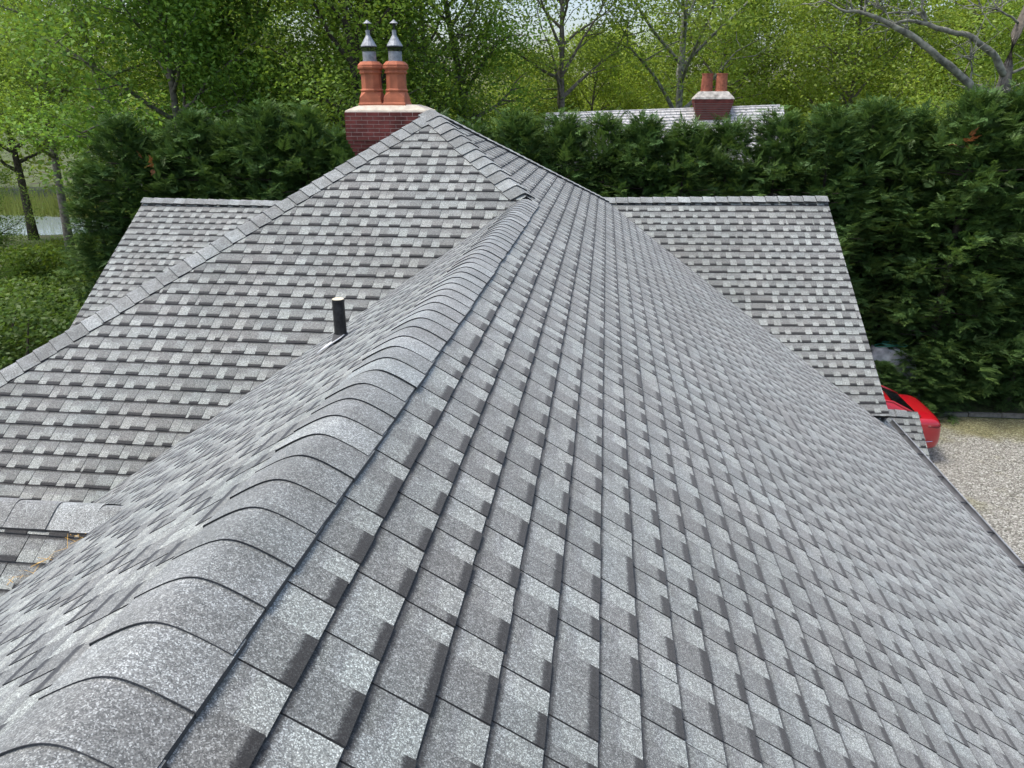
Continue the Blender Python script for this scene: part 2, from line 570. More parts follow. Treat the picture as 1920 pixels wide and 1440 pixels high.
def lay(sl, polys, seed, slot=1, keep=None, t_off=0.0, si=0, relief=1.0):
    """lay laminated shingles in courses over convex polygons of one slope plane"""
    rng = random.Random(seed)
    LP = [sl.lines(p) for p in polys]
    smin = min(q[0] for _, P in LP for q in P)
    smax = max(q[0] for _, P in LP for q in P)
    tmin = min(q[1] for _, P in LP for q in P)
    tmax = max(q[1] for _, P in LP for q in P)
    k0, k1 = math.floor((tmin - t_off) / E_), math.ceil((tmax - t_off) / E_)
    for k in range(k0, k1):
        t0, t1 = k * E_ + t_off, (k + 1) * E_ + t_off
        s = smin - rng.uniform(0, 0.4)
        tooth = rng.random() < 0.5
        drift = rng.uniform(-.003, .003)
        while s < smax:
            wd = rng.uniform(0.075, 0.122) if tooth else rng.uniform(0.075, 0.140)
            if rng.random() < 0.04: wd = rng.uniform(0.025, 0.05)
            a, b = s, s + wd
            s = b
            rnd = rng.random()
            sag = rng.uniform(-.0022, .0022) + drift
            hb = rng.uniform(0.0095, 0.0108) if tooth else rng.uniform(0.0128, 0.0146)
            ht = 0.0030 if tooth else 0.0045
            if relief != 1.0: hb = 0.008 + (hb - 0.008) * relief
            if tooth:
                if slot > 0: b -= 0.0028
                else: a += 0.0028
            quad = [(a, t0 - 0.012), (b, t0 - 0.012), (b, t1 + sag), (a, t1 + sag)]
            for L, _ in LP:
                q = quad
                for ln in L:
                    q = clip_poly(q, ln)
                    if len(q) < 3: break
                if len(q) < 3: continue
                top = [sl.P(x, y, ht + (hb - ht) * min(1, max(0, (y - t0) / E_))) for x, y in q]
                if keep and not keep(top): continue
                bot = [sl.P(x, y, 0.0005) for x, y in q]
                n = len(q)
                f, uv, cc = [list(range(n))], [(x, (y - t0) / E_) for x, y in q], [(1.0 if tooth else 0.0, rnd, 0.0, 1.0)] * n
                for i in range(n):
                    j = (i + 1) % n
                    f.append([i, n + i, n + j, j])
                    uv += [(0, 0)] * 4
                    cc += [(0.0, rnd, 1.0, 1.0)] * 4
                # outward winding
                nn = (top[1] - top[0]).cross(top[2] - top[0])
                if nn.dot(sl.n) < 0: f = [list(reversed(x)) for x in f]; uv2, c2, p_ = [], [], 0
                else: uv2 = None
                if uv2 is not None:
                    for x in f:
                        uv2 += list(reversed(uv[p_:p_ + len(x)])); c2 += cc[p_:p_ + len(x)]; p_ += len(x)
                    uv, cc = uv2, c2
                PIECES.append((view_area(top), si, top + bot, f, uv, cc))
            tooth = not tooth if rng.random() < 0.93 else tooth


DECKS = []


def deck(name, sl, polys, extra=0.0):
    b = MB()
    for p in polys:
        q = [sl.O + (Vector(x) - sl.O) - sl.n * ((Vector(x) - sl.O).dot(sl.n)) for x in p]
        n = len(q)
        i0 = b.pts([x - sl.n * 0.0 for x in q] + [x - sl.n * 0.05 for x in q])
        nn = (q[1] - q[0]).cross(q[2] - q[0])
        top, bot = [i0 + i for i in range(n)], [i0 + n + i for i in range(n)]
        if nn.dot(sl.n) < 0: top, bot = top[::-1], bot[::-1]
        b.face(top)
        b.face(bot[::-1])
        for i in range(n):
            j = (i + 1) % n
            b.face([top[i], bot[i], bot[j], top[j]])
    o = b.build(name, M['felt'], house)
    DECKS.append(o)
    return len(DECKS) - 1


def rz(x): return Zr - T * (x - XR)


def V(x, y, z=0.0): return Vector((x, y, z))


# right-hand slope: near wing and hip in one plane
sR = Slope((XR, 0, Zr), (0, 1, 0), (1, 0, -T))
wd_ = Vector((math.cos(WA), math.sin(WA), 0))
wdn = Vector((math.sin(WA) * math.cos(WP), -math.cos(WA) * math.cos(WP), -math.sin(WP)))
sW = Slope(K, wd_, wdn)
vline = sR.n.cross(sW.n)
if vline.z > 0: vline = -vline
W_LEN = 4.05                                   # slope length of the wing
vb = K + vline * ((-W_LEN * math.sin(WP)) / vline.z)      # foot of the valley
RS = 0.06                                     # the slot left open under the ridge caps
polyR = [[V(XR + RS, -2.2, rz(XR + RS)), V(EAVE_X, -2.2, EAVE_Z), V(EAVE_X, 7.93, EAVE_Z), V(XR + RS, 7.93, rz(XR + RS))],
         [J, V(EAVE_X, 7.93, EAVE_Z), V(EAVE_X, vb.y, EAVE_Z), vb],
         [J, vb, K, A],
         [vb, V(EAVE_X, vb.y, EAVE_Z), V(EAVE_X, 10.2, EAVE_Z)]]
d = deck('roof_slope', sR, polyR)
lay(sR, polyR, 11, slot=1, si=d)
# left-hand slope of the near wing, seen at a grazing angle
sL = Slope((XR, 0, Zr), (0, 1, 0), (-1, 0, -T))
polyL = [[V(XR - RS, -2.2, rz(XR + RS)), V(XR - RS, J.y - RS, rz(XR + RS)), V(-4.6, 4.13, Zr - T * 3.8), V(-4.6, -2.2, Zr - T * 3.8)]]
d = deck('roof_slope', sL, polyL)
lay(sL, polyL, 12, slot=1, si=d, relief=0.6)
# hip slope facing the camera
sF = Slope(A, (1, 0, 0), (0, -1, -T))
FY = 4.35
polyF = [[A, J, V(J.x - (J.y - FY), FY, A.z - T * (A.y - FY)), V(A.x - (A.y - FY), FY, A.z - T * (A.y - FY))]]
d = deck('roof_slope', sF, polyF)
lay(sF, polyF, 13, slot=-1, si=d)
# the wing on the right
WX = 3.60
w0, w1 = K, K + wd_ * WX
polyW = [[w0, w1, w1 + wdn.normalized() * W_LEN, vb]]
d = deck('roof_slope', sW, polyW)
lay(sW, polyW, 14, slot=-1, si=d)
# the wing on the left
LY, LZ, LX0, LX1 = 12.5, CZ - 1.58, -8.02, -3.2
sLW = Slope((LX0, LY, LZ), (1, 0, 0), (0, -1, -T))
LWL = 3.25
dnL = Vector((0, -1, -T)).normalized()
polyLW = [[V(LX0, LY, LZ), V(LX1, LY, LZ), V(LX1, LY, LZ) + dnL * LWL, V(LX0, LY, LZ) + dnL * LWL]]
d = deck('roof_slope', sLW, polyLW)
lay(sLW, polyLW, 15, slot=-1, si=d, keep=lambda q: q[0].x < -3.3)
# gabled dormer on the left-hand slope
DY, DZ = 3.08, CZ - 1.95
sD = Slope((-7, DY, DZ), (1, 0, 0), (0, -1, -T))
DJX = XR - (Zr - DZ) / T
polyD = [[V(-7, DY, DZ), V(DJX, DY, DZ), V(DJX - 2.6, DY - 2.6, DZ - T * 2.6), V(-7, DY - 2.6, DZ - T * 2.6)]]
d = deck('roof_slope', sD, polyD)
lay(sD, polyD, 16, slot=-1, si=d, t_off=0.03)
sDB = Slope((-7, DY, DZ), (1, 0, 0), (0, 1, -T))
polyDB = [[V(-7, DY, DZ), V(DJX, DY, DZ), V(DJX, DY + 1.2, DZ - T * 1.2), V(-7, DY + 1.2, DZ - T * 1.2)]]
deck('roof_slope', sDB, polyDB)
# porch roof under the right-hand gable
PY, PZ, PX0, PX1 = 12.4, CZ - 4.9, 3.3, 5.48
sP = Slope((PX0, PY, PZ), (1, 0, 0), (0, -1, -T))
polyP = [[V(PX0, PY, PZ), V(PX1, PY, PZ), V(PX1, PY - 1.75, PZ - T * 1.75), V(PX0, PY - 1.75, PZ - T * 1.75)]]
d = deck('roof_slope', sP, polyP)
lay(sP, polyP, 17, slot=-1, si=d)
# slopes the camera cannot see, so that the house is closed
sWest = Slope(A, (0, 1, 0), (-1, 0, -T))
deck('roof_slope', sWest, [[A, V(A.x - 4.83, 4.35, A.z - T * 4.83), V(A.x - 4.83, 13.8, A.z - T * 4.83)]])
for sl, pl in ((Slope(K, wd_, (-wdn.x, -wdn.y, wdn.z)), [K, w1, w1 + Vector((-wdn.x, -wdn.y, wdn.z)) * 3.1, K + Vector((-wdn.x, -wdn.y, wdn.z)) * 3.1]),
               (Slope((LX0, LY, LZ), (1, 0, 0), (0, 1, -T)), [V(LX0, LY, LZ), V(LX1, LY, LZ), V(LX1, LY + 2.6, LZ - T * 2.6), V(LX0, LY + 2.6, LZ - T * 2.6)]),
               (Slope((PX0, PY, PZ), (1, 0, 0), (0, 1, -T)), [V(PX0, PY, PZ), V(PX1, PY, PZ), V(PX1, PY + 1.4, PZ - T * 1.4), V(PX0, PY + 1.4, PZ - T * 1.4)])):
    deck('roof_slope', sl, [pl])
bn = (K - A).cross(Vector((-1, 0, 0)))
sB = Slope(A, (1, 0, 0), (0, 3.27, K.z - A.z))
deck('roof_slope', sB, [[A, V(K.x, K.y, K.z), V(LX1 - .9, K.y, K.z)]])

# the 300 shingles that show largest are parts of their slope; the others are one part
PIECES.sort(key=lambda p: -p[0])
NP = 300
for ar, si, vv, ff, uv, cc in PIECES[:NP]:
    b = MB()
    b.v, b.f, b.uv, b.c, b.mi = [tuple(x) for x in vv], ff, uv, cc, [0] * len(ff)
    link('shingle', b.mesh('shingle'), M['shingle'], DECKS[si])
b = MB()
for ar, si, vv, ff, uv, cc in PIECES[NP:]:
    i0 = b.pts(vv)
    b.f += [[i0 + i for i in x] for x in ff]
    b.mi += [0] * len(ff)
    b.uv += uv
    b.c += cc
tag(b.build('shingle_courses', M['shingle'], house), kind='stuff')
print('pieces', len(PIECES))


# ------------------------------------------------------------------ ridge and hip caps
def cap_mesh(sl_l, sl_r, wl, wr, c=0.045, lift=0.009, length=0.195, base=0.012, n=7, steep=1.04, hug=0.0, thick=0.005, edge=0.0015):
    """bent cap shingle; x across, y along (0 = butt), z up; crown at the origin"""
    b = MB()
    xs = [-wl + (wl) * i / n for i in range(n)] + [wr * i / n for i in range(n + 1)]

    def z(x):
        if hug: return -math.sqrt(x * x + c * c) * sl_r + math.sqrt(wr * wr + c * c) * sl_r - wr * sl_r + hug
        return -(math.sqrt(x * x + c * c) - c) * (sl_l if x < 0 else sl_r) * steep + base
    rows = []
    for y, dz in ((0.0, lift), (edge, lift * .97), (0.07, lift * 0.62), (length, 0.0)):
        rows.append(b.pts([(x, y, z(x) + dz) for x in xs]))
    low = b.pts([(x, 0.002, z(x) + lift - thick) for x in xs])
    m = len(xs)
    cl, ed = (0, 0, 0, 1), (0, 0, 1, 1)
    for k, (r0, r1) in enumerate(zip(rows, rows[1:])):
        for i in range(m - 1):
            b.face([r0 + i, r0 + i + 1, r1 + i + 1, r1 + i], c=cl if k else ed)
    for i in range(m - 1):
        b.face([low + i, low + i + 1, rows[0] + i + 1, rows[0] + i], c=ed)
    # turned-down side edges, coloured black to paint in the shadow under the cap
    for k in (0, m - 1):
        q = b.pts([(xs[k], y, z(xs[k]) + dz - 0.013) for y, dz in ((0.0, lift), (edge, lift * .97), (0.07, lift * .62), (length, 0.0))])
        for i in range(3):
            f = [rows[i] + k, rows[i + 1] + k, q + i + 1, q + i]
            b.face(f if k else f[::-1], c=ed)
    me = b.mesh('ridge_cap', smooth=False)
    me.materials.append(M['cap'])
    return me


rc = random.Random(77)


def caps(me, p0, p1, step=E_, jit=0.004, skip=0):
    """lay caps from p0 to p1, butts facing p0"""
    p0, p1 = Vector(p0), Vector(p1)
    dv = (p1 - p0)
    L = dv.length
    y = dv.normalized()
    x = y.cross(Vector((0, 0, 1))).normalized()
    z = x.cross(y)
    for i in range(int(L / step)):
        p = p0 + y * (i * step)
        Mx = Matrix((x, y, z)).transposed().to_4x4()
        o = link('ridge_cap', me, None, house)
        o.matrix_basis = Matrix.Translation(p + x * rc.uniform(-jit, jit)) @ Mx @ Matrix.Rotation(R_(rc.uniform(-.7, .7)), 4, 'Z')


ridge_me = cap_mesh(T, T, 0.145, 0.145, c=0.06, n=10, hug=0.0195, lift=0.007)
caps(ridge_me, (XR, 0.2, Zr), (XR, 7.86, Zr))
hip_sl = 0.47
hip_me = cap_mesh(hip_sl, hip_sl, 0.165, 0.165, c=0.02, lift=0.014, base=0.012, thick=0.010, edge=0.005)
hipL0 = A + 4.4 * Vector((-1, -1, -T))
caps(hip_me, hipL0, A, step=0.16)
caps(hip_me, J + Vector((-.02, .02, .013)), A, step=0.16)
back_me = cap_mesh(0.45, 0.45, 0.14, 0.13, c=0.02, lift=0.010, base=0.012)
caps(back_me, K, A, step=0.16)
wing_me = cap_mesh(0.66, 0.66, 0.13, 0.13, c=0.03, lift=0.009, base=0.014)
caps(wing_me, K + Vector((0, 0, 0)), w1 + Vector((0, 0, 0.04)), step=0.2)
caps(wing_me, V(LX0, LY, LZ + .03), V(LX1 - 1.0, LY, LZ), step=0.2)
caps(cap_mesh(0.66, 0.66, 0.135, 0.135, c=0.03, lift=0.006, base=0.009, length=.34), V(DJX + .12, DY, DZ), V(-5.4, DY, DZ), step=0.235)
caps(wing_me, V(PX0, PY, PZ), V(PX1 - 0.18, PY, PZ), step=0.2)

# raised last pieces on the wing ridges, rake boards and eaves
rb = MB()


def board(p0, p1, hgt=0.17, th=0.03, up=0.002):
    p0, p1 = Vector(p0), Vector(p1)
    y = (p1 - p0).normalized()
    x = y.cross(Vector((0, 0, 1))).normalized()
    z = x.cross(y)
    Mx = Matrix((x, y, z)).transposed()
    MB().box((p0 + p1) / 2 - z * (hgt / 2 - up), (th, (p1 - p0).length, hgt), Mx).build('rake_board', M['trim'], house)


wn = wdn.normalized()
board(w1 - wd_ * 0.02, w1 + wn * W_LEN - wd_ * 0.02)
board(V(LX0 + .02, LY, LZ), V(LX0 + .02, LY, LZ) + dnL * LWL)
board(V(PX1 - .02, PY, PZ), V(PX1 - .02, PY - 1.75, PZ - T * 1.75), 0.13)

# walls under the roofs
wl = MB()
for (x0, x1, y0, y1, z1) in ((-3.9, 3.7, -2.0, 10.0, EAVE_Z - 0.06), (-6.4, 2.9, 4.7, 13.6, 3.2), (-7.6, -3.0, 10.2, 14.6, CZ - 3.3),
                             (0.2, 3.3, 9.9, 14.7, CZ - 3.55)):
    MB().box(((x0 + x1) / 2, (y0 + y1) / 2, z1 / 2), (x1 - x0, y1 - y0, z1)).build('wall', M['stucco'], house)
g = MB()                                                             # gable of the right wing
gp = [w1 + wn * 3.7 - wd_ * .3 - V(0, 0, .1), w1 - wd_ * .3 - V(0, 0, .1), w1 + Vector((-wn.x, -wn.y, wn.z)) * 2.7 - wd_ * .3 - V(0, 0, .1)]
i0 = g.pts(gp + [p - wd_ * .1 for p in gp])
g.face([i0, i0 + 1, i0 + 2]); g.face([i0 + 5, i0 + 4, i0 + 3])
g.build('gable', M['stucco'], house)
g = MB()
gp = [V(LX0 + .3, LY, LZ - .1), V(LX0 + .3, LY - 2.3, LZ - .1 - T * 2.3), V(LX0 + .3, LY + 2.3, LZ - .1 - T * 2.3)]
i0 = g.pts(gp + [p + V(.1, 0, 0) for p in gp])
g.face([i0, i0 + 1, i0 + 2]); g.face([i0 + 5, i0 + 4, i0 + 3])
g.build('gable', M['stucco'], house)
for px in (PX1 - 0.25,):
    for py in (PY - 1.4, PY + 1.1):
        MB().box((px, py, (PZ - 1.05) / 2), (0.14, 0.14, PZ - 1.05)).build('porch_post', M['flash'], house)

# half-round gutter with hangers
gx, gz, gr = EAVE_X + 0.075, EAVE_Z - 0.045, 0.062
gb = MB()
prof = [(gx + 0.0 + gr * math.cos(a), gz + gr * math.sin(a)) for a in np.linspace(math.pi, 2 * math.pi, 11)]
prof_o = [(gx + (gr + .004) * math.cos(a), gz + (gr + .004) * math.sin(a)) for a in np.linspace(math.pi, 2 * math.pi, 11)]
y0, y1 = -2.2, 10.2
for pr, flip in ((prof, False), (prof_o, True)):
    a0 = gb.pts([(x, y0, z) for x, z in pr])
    a1 = gb.pts([(x, y1, z) for x, z in pr])
    for i in range(10):
        f = [a0 + i, a0 + i + 1, a1 + i + 1, a1 + i]
        gb.face(f if not flip else f[::-1])
gut = gb.build('gutter', M['gutter'], house, smooth=True)
MB().tube([(gx + gr, y0, gz + .004), (gx + gr, y1, gz + .004)], 0.009, 8).build('gutter_bead', M['zinc'], gut)
hm = MB().box((0, 0, 0), (0.145, 0.022, 0.008)).mesh('gutter_hanger')
for i in range(15):
    o = link('gutter_hanger', hm, M['dark_metal'], gut)
    o.location = (gx, 9.7 - i * 0.62, gz - 0.006)
MB().box((EAVE_X - 0.04, 4.0, EAVE_Z - 0.12), (0.03, 12.4, 0.17)).build('fascia', M['trim'], house)

# vent pipe through the left-hand slope
vx, vy = -1.80, 4.85
vz = Zr - T * (XR - vx)
pb = MB()
pb.lathe([(0.043, -0.1), (0.043, 0.12), (0.042, 0.30)], 20, (vx, vy, vz))
vent = pb.build('vent_pipe', M['pipe'], house, smooth=False)
MB().lathe([(0.030, 0.2), (0.0405, 0.302), (0.0405, 0.303)], 20, (vx, vy, vz)).build('pipe_mouth', M['pvc'], vent)
MB().lathe([(0.070, -.014), (0.060, 0.025), (0.048, 0.055)], 20, (vx, vy, vz), cap=False).build('rubber_boot', simple('rubber', (0.09, 0.09, 0.09), .7), vent, smooth=True)
MB().lathe([(0.115, -.085), (0.085, -.02), (0.072, -.01)], 20, (vx, vy, vz), cap=False).build('flashing_collar', M['flash'], vent, smooth=True)
fl = MB()
Mx = Matrix((Vector((0, 1, 0)), Vector((-1, 0, -T)).normalized(), Vector((-T, 0, 1)).normalized())).transposed()
fl.box(Vector((vx, vy, vz)) + Mx @ Vector((-.02, .05, .026)), (0.17, 0.22, 0.005), Mx)
fl.build('flashing', M['flash'], vent)

# ------------------------------------------------------------------ the main chimney
ch = MB()
CX0, CX1, CYF, CD = -4.60, -3.12, 13.5, 0.86
ztop = CZ - 0.125
RH = 0.0675


def inset(r):                                  # corbelled brick courses, counted from the top
    if r < 7: return 0.0
    if r < 12: return 0.026 * (r - 6)
    return 0.13


for r in range(17):
    i_ = inset(r) + 0.006
    ch.box(((CX0 + CX1) / 2, CYF + CD / 2, ztop - RH * (r + .5)), (CX1 - CX0 - 2 * i_, CD - 2 * i_, RH))
ch.box(((CX0 + CX1) / 2, CYF + CD / 2, (ztop - RH * 17) / 2), (CX1 - CX0 - .28, CD - .28, ztop - RH * 17))
chimney = ch.build('chimney', M['mortar'], house)
bmesh_ = {}
for ln in (0.195, 0.092):
    q = MB()
    q.box((0, 0, 0), (ln, 0.05, 0.0565))
    bmesh_[ln] = q.mesh('brick')
    bmesh_[ln].materials.append(M['brick'])
rb_ = random.Random(9)
for r in range(16):
    i_ = inset(r)
    x0, x1, ya, yb = CX0 + i_, CX1 - i_, CYF + i_, CYF + CD - i_
    z = ztop - RH * (r + .5)
    for face in ('front', 'left', 'right'):
        L = (x1 - x0) if face == 'front' else (yb - ya)
        s = 0.0 if r % 2 == 0 else -0.1025
        while s < L - 0.03:
            a, e = max(s, 0), min(s + 0.195, L)
            s += 0.2055
            ln = e - a
            if ln < 0.04: continue
            key = 0.195 if ln > 0.12 else 0.092
            o = link('brick', bmesh_[key], None, chimney)
            mid = (a + e) / 2
            pr = 0.020 + rb_.uniform(0, .004)
            o.scale = (ln / key, 1, 1)
            if face == 'front': o.location = (x0 + mid, ya + pr, z)
            else:
                o.rotation_euler = (0, 0, math.pi / 2)
                o.location = ((x0 + pr) if face == 'left' else (x1 - pr), ya + mid, z)
cr = MB()
for k, (zz, ins) in enumerate(((0.0, .004), (0.028, .015), (0.085, .14), (0.125, .26))):
    cr.pts([(CX0 + ins, CYF + ins, ztop + zz), (CX1 - ins, CYF + ins, ztop + zz), (CX1 - ins, CYF + CD - ins, ztop + zz), (CX0 + ins, CYF + CD - ins, ztop + zz)])
for k in range(3):
    for i in range(4):
        j = (i + 1) % 4
        cr.face([k * 4 + i, k * 4 + j, k * 4 + 4 + j, k * 4 + 4 + i])
cr.face([12, 13, 14, 15])
cr.build('mortar_crown', M['crown'], chimney)


def pot(cx, cy, z0, tilt):
    """square-based pot turning into an octagon, with its metal cowl"""
    b = MB()

    def oct_ring(half, cut, z):
        k = half - cut
        P = [(half, -k), (half, k), (k, half), (-k, half), (-half, k), (-half, -k), (-k, -half), (k, -half)]
        return b.pts([(x, y, z) for x, y in P])
    h8 = math.tan(math.pi / 8)
    rings = [oct_ring(.228, .004, 0), oct_ring(.228, .004, .045), oct_ring(.208, .004, .075), oct_ring(.203, .004, .16),
             oct_ring(.188, .188 * (1 - h8), .275)]
    for r, z in ((.188, .285), (.202, .292), (.205, .310), (.190, .325), (.180, .34), (.176, .60), (.180, .62), (.200, .632), (.204, .65), (.192, .662),
                 (.192, .700), (.225, .722), (.228, .755), (.212, .768), (.222, .778), (.215, .80), (.165, .855), (.13, .86)):
        rings.append(oct_ring(r, r * (1 - h8), z))
    for p, q in zip(rings, rings[1:]):
        for i in range(8):
            j = (i + 1) % 8
            b.face([p + i, p + j, q + j, q + i])
    b.face([rings[-1] + i for i in range(8)])
    o = b.build('chimney_pot', M['terracotta'], chimney)
    c = MB()
    c.lathe([(.138, .85), (.138, .872), (.128, .874), (.128, 1.045)], 18, cap=False)
    c.lathe([(.150, 1.135), (.152, 1.15), (.045, 1.34), (.040, 1.345), (.040, 1.44), (.03, 1.445)], 18, cap=False)
    c.lathe([(.085, 1.565), (.06, 1.585), (.004, 1.635)], 18)
    cw = c.build('cowl', M['zinc'], chimney)
    c = MB()
    c.lathe([(.016, 1.40), (.016, 1.57)], 8)
    cpst = c.build('cowl_post', M['dark_metal'], chimney)
    c = MB()
    for i in range(28):
        a = 2 * math.pi * i / 28
        c.tube([(.130 * math.cos(a), .130 * math.sin(a), 1.04), (.142 * math.cos(a), .142 * math.sin(a), 1.15)], .0022, 4, cap=False)
    for zz in (1.05, 1.075, 1.10, 1.125):
        c.tube([(.136 * math.cos(a), .136 * math.sin(a), zz) for a in np.linspace(0, 2 * math.pi, 19)], .0022, 4, cap=False)
    cs = c.build('spark_screen', M['dark_metal'], chimney)
    for q in (o, cw, cs, cpst):
        q.scale = (0.93, 0.93, 0.86)
        q.location = (cx, cy, z0)
        q.rotation_euler = (R_(tilt[0]), R_(tilt[1]), R_(tilt[2]))


pot(-4.20, 13.93, ztop + 0.10, (0.5, -0.6, 3))
pot(-3.75, 13.93, ztop + 0.10, (0, 0.4, -2))

# yellow pine needles caught in the dormer valley
rn = np.random.default_rng(4)
nd = []
for i in range(260):
    k = rn.random() ** .8
    c = np.array([DJX - .10 - 1.35 * k, DY - .10 - 1.35 * k, DZ - T * (.10 + 1.35 * k) + .018])
    if math.sin(k * 17) + .3 < rn.random() * .9: continue
    c += np.array([rn.normal(0, .012) - abs(rn.normal(0, .025)), 0, 0]) + np.array([0, rn.normal(0, .02), abs(rn.normal(0, .006))])
    d_ = rn.normal(0, 1, 3) * np.array([1, 1, .35])
    d_ *= rn.uniform(.02, .05) / np.linalg.norm(d_)
    q = np.cross(d_, [0, 0, 1.0]); q *= .0012 / (np.linalg.norm(q) + 1e-6)
    nd += [c - d_ - q, c - d_ + q, c + d_ + q, c + d_ - q]
nm = simple('dry_needles', (0.50, 0.30, 0.06), .8, var=.4, scale=60)
o = link('pine_needles', np_mesh('pine_needles', np.array(nd), 4), nm)
tag(o, 'yellow dry pine needles caught along the dormer valley', 'needles', kind='stuff')

# ------------------------------------------------------------------ the neighbour's house
nb = empty('neighbour_house', (3.5, 26, 0), 'house with pale weathered shingle roof behind the hedge', 'house')
MB().box((2.3, 26.2, 2.2), (7.8, 4.0, 4.4)).build('wall', M['stucco'], nb)
NX0, NX1 = -2.0, 5.5
rwh = random.Random(21)
m, t, b = new_mat('silvered_cedar')
at = N(t, 'NewGeometry')
nz = N(t, 'TexNoise', i_Scale=9.0, i_Detail=5.0)
t.links.new(at.outputs['Position'], nz.inputs['Vector'])
r = ramp(t, [(0.25, (0.27, 0.265, 0.26)), (0.5, (0.44, 0.44, 0.43)), (0.72, (0.60, 0.60, 0.60))])
t.links.new(nz.outputs[0], r.inputs[0])
t.links.new(r.outputs[0], b.inputs['Base Color'])
b.inputs['Roughness'].default_value = 0.8
cedar = m
for sgn in (-1, 1):
    q = MB()
    for i in range(19):
        ya, yb = 26.2 + sgn * i * .115, 26.2 + sgn * (i + 1.1) * .115
        x = NX0
        while x < NX1:
            wd = rwh.uniform(.10, .22)
            zl = 7.0 + (x - NX0) * .033 + .12
            za, zb = zl - i * .085, zl - (i + 1.1) * .085
            j1, j2 = rwh.uniform(-.01, .01), rwh.uniform(0, .012)
            i0 = q.pts([(x, ya, za), (x + wd - .008, ya, za), (x + wd - .008, yb + j1, zb + .03 + j2), (x, yb + j1, zb + .03 + j2),
                        (x, yb + j1, zb - .02), (x + wd - .008, yb + j1, zb - .02)])
            f1, f2 = [i0, i0 + 1, i0 + 2, i0 + 3], [i0 + 3, i0 + 2, i0 + 5, i0 + 4]
            q.face(f1 if sgn > 0 else f1[::-1]); q.face(f2 if sgn > 0 else f2[::-1])
            x += wd
    tag(q.build('cedar_shingles', cedar, nb), kind='stuff')
    q = MB()
    y2 = 26.2 + sgn * 2.3
    q.pts([(NX0, 26.2, 7.06), (NX1, 26.2, 7.32), (NX1, y2, 5.6), (NX0, y2, 5.34)])
    q.face([0, 1, 2, 3])
    q.build('roof', M['felt'], nb)
q = MB()
q.tube([(NX0, 26.2, 7.11), (NX1, 26.2, 7.37)], .04, 6)
q.build('ridge_board', cedar, nb)
q = MB()
ncx, ncy = 3.35, 26.0
for i in range(13):
    hw = .60 - max(0, i - 1) * .017
    q.box((ncx, ncy, 7.54 - i * .0675), (2 * hw, .85 - max(0, i - 1) * .03, .056))
nbk = tag(q.build('chimney_bricks', M['brick'], nb), kind='stuff')
q = MB()
for i in range(13):
    hw = .59 - max(0, i - 1) * .017
    q.box((ncx, ncy, 7.505 - i * .0675), (2 * hw - .01, .83 - max(0, i - 1) * .03, .06))
q.build('chimney_core', simple('sooty_mortar', (.16, .10, .085), .95), nb)
q = MB()
for zz, hx, hy in ((7.56, .62, .44), (7.61, .60, .42), (7.79, .43, .26)):
    q.pts([(ncx - hx, ncy - hy, zz), (ncx + hx, ncy - hy, zz), (ncx + hx, ncy + hy, zz), (ncx - hx, ncy + hy, zz)])
for k in range(2):
    for i in range(4):
        j = (i + 1) % 4
        q.face([k * 4 + i, k * 4 + j, k * 4 + 4 + j, k * 4 + 4 + i])
q.face([8, 9, 10, 11])
q.build('mortar_cap', simple('lichen_mortar', (.40, .38, .34), .95, var=.5, scale=7), nb)
for dx, dk in ((-.215, .35), (.235, 0.0)):
    q = MB()
    q.lathe([(.20, 7.77), (.19, 7.83), (.168, 8.27), (.182, 8.29), (.182, 8.32), (.15, 8.32), (.15, 8.1)], 20, (ncx + dx, ncy, 0))
    q.build('chimney_pot', simple('old_terracotta', (.36 - dk * .2, .125 - dk * .08, .07 - dk * .03), .8, var=.35, scale=12), nb, smooth=False)

# ------------------------------------------------------------------ the red car
car = empty('parked_car', (5.2, 16.95, 0), 'glossy red saloon parked on the gravel behind the roof', 'car')
m, t, b = new_mat('red_paint')
b.inputs['Base Color'].default_value = (0.42, 0.006, 0.014, 1)
b.inputs['Roughness'].default_value = 0.28
b.inputs['Coat Weight'].default_value = 1.0
b.inputs['Coat Roughness'].default_value = 0.04
paint = m
m, t, b = new_mat('car_glass')
b.inputs['Base Color'].default_value = (0.006, 0.007, 0.008, 1)
b.inputs['Roughness'].default_value = 0.05
glass = m
m, t, b = new_mat('tail_lens')
b.inputs['Base Color'].default_value = (0.16, 0.004, 0.006, 1)
b.inputs['Roughness'].default_value = 0.08
lens = m
rubber = simple('tyre_rubber', (.02, .02, .02), .85)
chrome = simple('chrome', (.75, .75, .76), .12, metal=1, var=.02)
alloy = simple('alloy', (.5, .5, .52), .3, metal=.9)
CRX, CRY = 7.56, 16.5                           # rear end of the car; it points to -X


def cp(x, y, z): return (CRX - x, CRY + y, z)


st = [(0.0, .62, .66, .40), (0.012, .70, .80, .33), (0.04, .755, .93, .30), (0.10, .80, 1.0, .28), (0.20, .835, 1.04, .265), (0.4, .86, 1.05, .25), (.75, .88, 1.045, .24), (1.3, .89, 1.02, .22), (2.2, .89, .98, .21),
      (3.0, .89, .96, .21), (3.5, .885, .90, .22), (4.0, .86, .83, .24), (4.4, .79, .74, .26), (4.62, .66, .62, .30), (4.66, .5, .52, .36)]
q = MB()
rows = []
for x, w_, top, bot in st:
    hh = top - bot
    half = [(0, top + .012), (.45 * w_, top + .010), (.80 * w_, top - .012), (.925 * w_, top - .05), (.975 * w_, top - .12 * 1.0), (1.0 * w_, bot + .55 * hh), (.985 * w_, bot + .28 * hh), (.93 * w_, bot + .06), (.8 * w_, bot), (0, bot)]
    ring = [(y, z) for y, z in half] + [(-y, z) for y, z in half[-2:0:-1]]
    rows.append(q.pts([cp(x, y, z) for y, z in ring]))
m_ = 18
